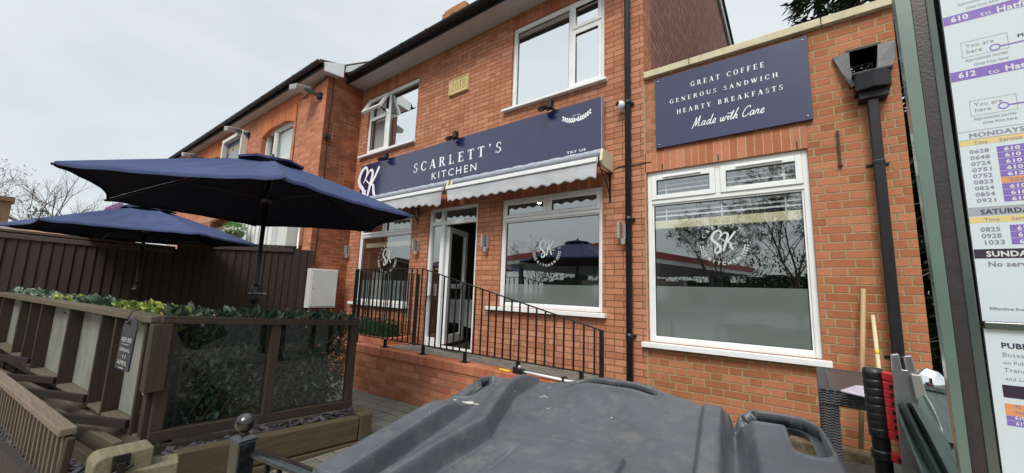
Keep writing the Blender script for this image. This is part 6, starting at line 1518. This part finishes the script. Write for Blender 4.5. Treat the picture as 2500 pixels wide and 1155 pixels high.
class Sheet:
    def __init__(s): s.d = {}
    def mb(s, mat): return s.d.setdefault(mat.name, (MB(), mat))[0]
    def rect(s, mat, p0, p1, lay=0):
        "band between two pixel points on the left edge, running right"
        a, b = pz(*p0), pz(*p1); x1 = p1[2] if len(p1) > 2 else .6
        m = s.mb(mat); y = yq-.00002*lay; m.quad((a.x, y, b.z), (x1, y, b.z), (x1, y, a.z), (a.x, y, a.z))
    def text(s, mat, st, base, top_y, bold=0, lay=3, space=1.05, right=None):
        a = pz(*base); c = pz(base[0], top_y); cap = c.z-a.z; fit = None
        if right: fit = pz(*right).x-a.x
        if 'M' in st and bold:
            for q_ in (-1, 0, 1): sans(s.mb(mat), st, (a.x+q_*cap*.05, yq-.00002*lay-.00001*q_, a.z), cap, bold=0, space=space*1.04, fit=fit)
        else: sans(s.mb(mat), st, (a.x, yq-.00002*lay, a.z), cap, bold=bold, space=space, fit=fit)
    def build(s, parent, nm):
        for k, (m, mat) in s.d.items(): m.build(nm, mat, parent, fixn=False)
sh = Sheet(); Z4 = 1/3.85
def q1(x, y): return (2280+x*Z4, y*Z4)
sh.d = {}
def band(mat, L0_, L1_, lay=0):
    a, b = pz(*L0_), pz(*L1_); m = sh.mb(mat); y = yq-.00002*lay; m.quad((xd+.0008, y, b.z), (.598, y, b.z), (.598, y, a.z), (xd+.0008, y, a.z))
band(PUR, q1(35, 185), q1(45, 265)); band(PUR, q1(103, 700), q1(115, 788))
sh.text(M['decal'], '610', q1(160, 214), 166*Z4, .03, right=q1(325, 180)); sh.text(M['decal'], 'to', q1(437, 152), 112*Z4, 0, right=q1(540, 135)); sh.text(M['decal'], 'Hatfield', q1(590, 118), 62*Z4, .02)
sh.text(M['decal'], '612', q1(232, 738), 688*Z4, .03, right=q1(398, 715)); sh.text(M['decal'], 'to', q1(512, 698), 655*Z4, 0, right=q1(617, 685)); sh.text(M['decal'], 'Hatfield', q1(670, 666), 612*Z4, .03)
def here(dx, dy, sc=1):
    x, y = 300+dx, 455+dy
    sh.text(GRY, 'You are', q1(x, y), (y-37)*Z4, .0, right=q1(x+265, y-45)); sh.text(GRY, 'here', q1(x+5, y+52), (y+14)*Z4, .0, right=q1(x+152, y+28))
    sh.text(GRY, 'Approximate journey', q1(x-2, y+130), (y+100)*Z4, 0, right=q1(x+400, y+60)); sh.text(GRY, 'times from here:', q1(x+80, y+165), (y+133)*Z4, 0, right=q1(x+410, y+110))
    c = pz(*q1(x+275, y-12)); r0 = abs(pz(*q1(x+330, y-12)).x-c.x); m = sh.mb(PUR); n = 28; vs = []
    rz = abs(pz(*q1(x+275, y-44)).z-c.z)
    for i in range(n): a = 2*math.pi*i/n; vs += [(c.x+r0*math.cos(a), yq-.00008, c.z+rz*math.sin(a)), (c.x+r0*.76*math.cos(a), yq-.00008, c.z+rz*.70*math.sin(a))]
    m.add(vs, [(2*i, (2*i+2) % (2*n), (2*i+3) % (2*n), 2*i+1) for i in range(n)]); m.quad((c.x+r0, yq-.00005, c.z-rz*.20), (.59, yq-.00005, c.z-rz*.20), (.59, yq-.00005, c.z+rz*.20), (c.x+r0, yq-.00005, c.z+rz*.20))
    a, b = pz(*q1(x-50, y-45)), pz(*q1(x-30, y+92)); x2 = pz(*q1(x+385, y-130)).x; ln = MB(); w_ = .00025; m = sh.mb(BAND)
    for (p0, p1, r0_, r1_) in ((a.x, x2, a.z, a.z+w_*2), (a.x, x2, b.z, b.z+w_*2), (a.x, a.x+w_*2, b.z, a.z), (x2, x2+w_*2, b.z, a.z)): m.quad((p0, yq-.00003, r0_), (p1, yq-.00003, r0_), (p1, yq-.00003, r1_), (p0, yq-.00003, r1_))
here(0, 0); here(80, 548)
sh.text(GRY, 'Approximate journey', q1(222, 62), 32*Z4, 0, right=q1(620, -10)); sh.text(GRY, 'times from here:', q1(300, 92), 60*Z4, 0, right=q1(620, 40))
sh.text(INK, 'Monday to Friday', q1(785, 352), 318*Z4, .008)
Z5 = 1/4.278
def q2(x, y): return (2330+x*Z5, 290+y*Z5)
band(BAND, q2(0, 153), q2(0, 159)); band(BAND, q2(10, 238), q2(10, 243)); band(YEL, q2(10, 245), q2(20, 300))
sh.text(GRY, 'MONDAYS TO FRIDAYS', q2(155, 205), (290+155*Z5), .012); sh.text(GRY, 'Time', q2(205, 270), 290+235*Z5, .02, right=q2(348, 255)); sh.text(GRY, 'Service', q2(470, 237), 290+200*Z5, .02, right=q2(712, 208))
ts = ['0628', '0648', '0724', '0751', '0752', '0823', '0824', '0854', '0921']; sv = ['610', '610', '610', '610', '612', '366', '610', '610', '610']
xs_ = pz(*q2(440, 290)).x
for i, (a_, b_) in enumerate(zip(ts, sv)):
    x, y = 160+i*9.2, 368+i*63.6; sh.text(GRY, a_, q2(x, y), 290+(y-40)*Z5, .02, right=q2(x+205, y-14))
    z1_, z0_ = pz(*q2(440+i*11, 290+i*64.3)).z, pz(*q2(452+i*11, 349+i*64.3)).z
    m = sh.mb(ORN if b_ == '366' else PUR); m.quad((xs_, yq-.00003, z0_), (.40, yq-.00003, z0_), (.40, yq-.00003, z1_), (xs_, yq-.00003, z1_))
    y2 = 331+i*65; x2 = 518+i*10.5; sh.text(GRY if b_ == '366' else M['decal'], b_, q2(x2, y2), 290+(y2-38)*Z5, .03, right=q2(x2+170, y2-20), lay=4)
band(BAND, q2(92, 935), q2(105, 1025)); sh.text(INK, 'SATURDAYS', q2(275, 1000), 290+950*Z5, .03); band(YEL, q2(105, 1035), q2(118, 1096)); sh.text(GRY, 'Time', q2(312, 1072), 290+1037*Z5, .02, right=q2(475, 1065)); sh.text(GRY, 'Service', q2(600, 1058), 290+1022*Z5, .02)
xs_ = pz(2480-3, 555).x
for i, (st_, y) in enumerate((('0825', 566), ('0928', 582), ('1033', 597.5))):
    sh.text(GRY, st_, (2394+i*3.2, y), y-11, .02, right=(2394+i*3.2+49, y-2)); z1_, z0_ = pz(2466, 549+i*16.3).z, pz(2469, 564+i*16.3).z
    m = sh.mb(PUR); m.quad((pz(2466, 560).x, yq-.00003, z0_), (.40, yq-.00003, z0_), (.40, yq-.00003, z1_), (pz(2466, 560).x, yq-.00003, z1_)); sh.text(M['decal'], '610', (2484+i*3, 561.5+i*16.3), 551+i*16.3, .03, lay=4)
Z6 = 1/3.85
def q3(x, y): return (2360+x*Z6, 560+y*Z6)
band(BLK, q3(20, 190), q3(30, 276)); sh.text(M['decal'], 'SUNDAYS', q3(186, 256), 560+205*Z6, .03); sh.text(GRY, 'No service', q3(203, 350), 560+302*Z6, .03); sh.text(GRY, 'Effective from', q3(218, 757), 560+728*Z6, .02)
Z7 = 1/3.25
def q4(x, y): return (2380+x*Z7, 800+y*Z7)
for st_, x, y, h_, bo in (('PUBLIC', 210, 160, 42, .035), ('Buses do not', 218, 228, 34, 0), ('on Public', 225, 288, 28, 0), ('Transport', 232, 350, 34, 0), ('and Local', 243, 416, 28, 0)): sh.text(INK if bo else GRY, st_, q4(x, y), 800+(y-h_)*Z7, bo)
xq = pz(*q4(222, 500)).x
for mat, ya, yb in ((BLK, 452, 552), (ORN, 598, 640), (ORN, 642, 690), (PUR, 692, 728), (PUR, 730, 770)):
    z1_, z0_ = pz(*q4(225, ya)).z, pz(*q4(235, yb)).z; m = sh.mb(mat); m.quad((xq, yq-.00003, z0_), (.40, yq-.00003, z0_), (.40, yq-.00003, z1_), (xq, yq-.00003, z1_))
for st_, x, y, mt in (('45', 318, 638, GRY), ('366', 318, 684, GRY), ('610', 320, 728, M['decal']), ('612', 328, 774, M['decal'])): sh.text(mt, st_, q4(x, y), 800+(y-26)*Z7, .03, lay=4)
sh.build(po, 'printing')

# ================================================================== BEYOND THE FENCE
hb = thing('flat_roofed_building', (-22, -2, -1.6), 'low brown brick building with a chimney beyond the fence at far left', 'building')
m = MB(); m.box(-24, -20, -6, 3.0, -1.6, 1.38); m.build('wall', M['brick_old'], hb)
m = MB(); m.box(-24.2, -19.8, -6, 3.1, 1.38, 1.55); m.build('fascia', M['soffit'], hb)
a, b = at(2, 475, X=-20.5), at(33, 480, X=-20.5)
m = MB(); m.box(-21.2, -20.4, a.y-1.0, b.y, 1.5, b.z-.18); m.box(-21.26, -20.34, a.y-1.0, b.y+.05, b.z-.18, b.z-.04); m.build('chimney', simple('soot_brown_brick', (.16, .10, .055), .9, .35, 12), hb)
m = MB(); m.prism([(-12.5, -3.0, .62), (-12.5, 1.9, .62), (-14.5, 1.9, .98), (-14.5, -3, .98)], (0, 0, .05)); tag(m.build('shed_roof', M['clay']), 'low red brown shed roof just above the fence', 'roof')
wo = thing('white_outbuilding', (-11, 3, -1.5), 'white boarded lean-to beyond the fence under the pub windows', 'outbuilding')
a, b = at(535, 560, Y=3.3), at(659, 600, Y=3.3); top_z = at(600, 541, Y=3.3).z
m = MB(); m.box(a.x-.6, b.x, 3.3, 3.66, -1.5, top_z); 
m.build('wall', M['white'], wo)
m = MB(); x = a.x-.5
while x < b.x: m.box(x, x+.03, 3.285, 3.299, -1.4, top_z-.02); x += .22
m.build('batten', M['soffit'], wo)
m = MB(); m.prism([(a.x-2.2, 3.0, top_z+.02), (a.x+.35, 3.0, top_z+.02), (a.x+.35, 3.66, top_z+.5), (a.x-2.2, 3.66, top_z+.5)], (0, 0, .06)); m.build('tiled_roof', M['clay'], wo)
a = at(662, 600, Y=3.45); b = at(702, 600, Y=3.45)
t = thing('white_wall_cabinet', (a.x, 3.5, -1), 'tall cream white cabinet on the pub wall right of the lean-to', 'cabinet')
m = MB(); m.box(a.x, a.x+(b.x-a.x)*.45, 3.42, 3.67, -1.0, 1.35); m.build('case', M['cream'], t, bevel=.01); m = MB(); m.box(a.x+(b.x-a.x)*.45+.002, b.x, 3.40, 3.67, -1.0, 1.4); m.build('side_case', M['meter'], t, bevel=.01)
m = MB(); a = at(728, 590, Y=3.60); m.tube([(a.x, 3.60, -1.3), (a.x, 3.60, 1.3)], .03, 10); tag(m.build('grey_pipe', M['galv']), 'grey vertical pipe on the pub wall next to the fence end', 'pipe')
m = MB(); a = at(710, 588, Y=3.5); m.prism([(a.x-.22, 3.35, .62), (a.x+.12, 3.35, .68), (a.x+.12, 3.66, .75), (a.x-.22, 3.66, .70)], (0, 0, .03)); tag(m.build('small_canopy', M['iron']), 'small dark canopy on the pub wall above the fence', 'canopy')
rn = random.Random(12); m = MB(); c = at(574, 560, Y=3.0); clump(m, rn, c, .26, .22, .17, 420, .06, .3); t = thing('hanging_basket', c, 'bright green hanging basket beyond the fence', 'plant'); m.build('foliage', M['leaf_bright'], t, fixn=False)
m = MB(); m.lathe(c-Vector((0, 0, .22)), [(0, 0), (.1, .02), (.16, .1), (.18, .18), (0, .18)], 14); m.build('basket', M['bark'], t)
# closed purple parasol and picket fence glimpsed past the far umbrella
c = at(292, 502, D=12.0); t = thing('closed_parasol', (c.x, c.y, -1.5), 'purple parasol top showing above the far navy umbrella', 'umbrella')
m = MB(); m.lathe((c.x, c.y, c.z), [(.34, -1.6), (.40, -.5), (.30, -.12), (.05, .08), (0, .09)], 9); m.build('canopy', M['purple'], t); m = MB(); m.tube([(c.x, c.y, -1.6), (c.x, c.y, c.z)], .025, 8); m.build('pole', M['iron'], t)
a, b = at(255, 600, D=11.0), at(330, 604, D=11.0); t = thing('draped_table', (a.x, a.y, -1.6), 'white and purple covered table just above the fence top', 'table')
m = MB(); m.bar(a-Vector((0, 0, .9)), a.lerp(b, .55)-Vector((0, 0, .9)), .6, 1.95); m.build('white_cover', M['cloth'], t); m = MB(); m.bar(a.lerp(b, .56)-Vector((0, 0, .9)), b-Vector((0, 0, .9)), .62, 1.97); m.build('purple_cover', M['purple'], t)
a, b = at(375, 590, D=12.0), at(430, 594, D=12.0); t = thing('picket_fence', (a.x, a.y, -1.6), 'white picket fence beyond the gap below the far umbrella', 'fence')
for k in range(10):
    p = a.lerp(b, k/9); m = MB(); m.box(p.x-.03, p.x+.03, p.y-.012, p.y+.012, -1.6, p.z+.15); m.build('picket', M['white'], t)
m = MB(); m.bar((a.x+.03, a.y, a.z-.3), (b.x+.03, b.y, b.z-.3), .03, .06); m.build('rail', M['white'], t)

# trees
bare_tree('bare_tree', 11, (-30, 1.5, -1.6), 5.9, 3, 'bare branching tree standing clear beyond the fence at far left', trunk=.45, spread=.55, r0=.10)
bare_tree('bare_tree', 23, (-27, -1.9, -1.6), 6.2, 3, 'bare tree with budding twigs cut by the left edge of the picture', M['leaf_tree'], 1500, .07, trunk=.4, spread=.7, r0=.10)
bare_tree('shrub', 5, (-31, 2.3, -1.6), 5.0, 2, 'small bare shrub right of the bare tree', trunk=.3, spread=.8, r0=.06, cat='shrub')
rn = random.Random(3); m = MB(); c = at(88, 532, D=25); clump(m, rn, c, .6, .6, .7, 500, .12, .2); t = thing('ivy_clump', (c.x, c.y, -1.6), 'green ivy clump at the foot of the bare tree', 'shrub'); m.build('foliage', M['leaf_tree'], t, fixn=False); m = MB(); m.tube([(c.x, c.y, -1.6), c], .08, 6); m.build('stem', M['bark'], t)
def conifer(base, H, Rr, seed, n, label, zl=.05):
    rn = random.Random(seed); t = thing('conifer', base, label, 'tree', 'dark conifers behind the extension'); b = Vector(base)
    m = MB(); m.tube([b, b+Vector((0, 0, H*.5)), b+Vector((0, 0, H*.97))], [.22, .14, .03], 8); m.build('trunk', M['bark'], t)
    m = MB(); tw = MB()
    for k in range(n):
        h = rn.uniform(zl, .98); a = rn.uniform(0, 2*math.pi); L_ = Rr*(1-h)**.55*rn.uniform(.7, 1.12)+.15; p = b+Vector((0, 0, h*H)); d = Vector((math.cos(a), math.sin(a), rn.uniform(.05, .3)))
        q = p+d*L_; mid = p+d*L_*.55; q.z -= L_*.22; tw.tube([p, mid, q], [.022, .014, .005], 4, cap=False)
        for j in range(26):
            s_ = rn.uniform(.3, 1.02); pt = (p.lerp(mid, s_*2) if s_ < .5 else mid.lerp(q, s_*2-1)) if s_ <= 1 else q
            leafquad(m, pt+rdir(rn)*.06, Vector((d.x*.7+rn.gauss(0, .5), d.y*.7+rn.gauss(0, .5), rn.uniform(-.9, .1))), Vector((0, 0, 1)), rn.uniform(.14, .30), rn.uniform(.04, .075), .1)
    m.build('foliage', M['leaf_conifer'], t, fixn=False); tw.build('branches', M['bark'], t, fixn=False)
conifer((1.35, 9.0, -1.6), 10.5, 2.6, 31, 620, 'dark conifer overhanging the extension roof at top right')
conifer((2.1, 7.0, -1.6), 7.2, 1.6, 32, 1100, 'dark conifer filling the gap beside the extension and the timetable')

# ================================================================== ACROSS THE ROAD (seen mirrored in the glass)
fc_ = thing('forecourt_canopy', (-12, -25, -1.7), 'forecourt canopy with red fascia across the road', 'canopy')
C_ = [Vector((-11.3, -16, 0)), Vector((-30, -24.8, 0)), Vector((-23.5, -50, 0)), Vector((-4.8, -42, 0))]
m = MB(); m.add([c+Vector((0, 0, 3.08)) for c in C_]+[c+Vector((0, 0, 3.62)) for c in C_], [(4, 5, 6, 7)]+[(i, (i+1) % 4, 4+(i+1) % 4, 4+i) for i in range(4)]); m.build('fascia', M['red_fascia'], fc_)
cc = sum(C_, Vector())/4
m = MB(); D_ = [cc+(c-cc)*.996 for c in C_]; m.add([c+Vector((0, 0, 2.72)) for c in D_]+[c+Vector((0, 0, 3.079)) for c in D_], [(3, 2, 1, 0)]+[(i, (i+1) % 4, 4+(i+1) % 4, 4+i) for i in range(4)]); m.build('white_band', M['white'], fc_)
for c in C_: 
    p = cc+(c-cc)*.7; m = MB(); m.box(p.x-.2, p.x+.2, p.y-.2, p.y+.2, -1.7, 2.715); m.build('column', M['grey_render'], fc_)
ko = thing('forecourt_shop', (-24, -46, -1.7), 'dark glazed forecourt shop under the canopy', 'building')
m = MB(); m.box(-30, -14, -52, -50, -1.7, 2.3); m.build('wall', M['room'], ko); m = MB(); m.box(-28, -16, -49.98, -49.9, -1.2, 1.6); m.build('shop_window', M['glass_c'], ko)
for k, (x, y, H, sd_, nl) in enumerate(((-5.9, -28, 10.6, 41, 9000), (-.6, -29, 13.5, 42, 15000), (-9, -62, 9, 43, 4000), (5, -33, 10, 44, 2500), (-38, -48, 12, 45, 2500))):
    bare_tree('roadside_tree', sd_, (x, y, -1.7), H, 3, ('slim', 'tall broad', 'distant', 'right hand', 'far left')[k]+' budding tree across the road, mirrored in the windows', M['leaf_tree'], nl, .13, trunk=.24, spread=.6, group='trees across the road', r0=H*.012)
rn = random.Random(77); m = MB()
for k in range(26):
    x = -42+k*2.4; clump(m, rn, (x, -58+rn.uniform(-3, 3), rn.uniform(.5, 2.5)), 2.4, 1.5, rn.uniform(3.5, 6.0), 420, .42, .4)
    m.box(x-1.3, x+1.3, -59.5, -59, -1.7, 3.0+rn.uniform(-.8, 1))
tag(m.build('far_hedgerow', M['leaf_hedge'], fixn=False), 'dark mass of hedge and trees far across the road', 'hedge', kind='stuff')
m = MB(); m.add([(-60, -9.4, -1.735), (60, -9.4, -1.735), (60, -3.2, -1.735), (-60, -3.2, -1.735)], [(0, 1, 2, 3)]); tag(m.build('road', simple('road_asphalt', (.06, .06, .063), .85, .15, 8), fixn=False), kind='structure')
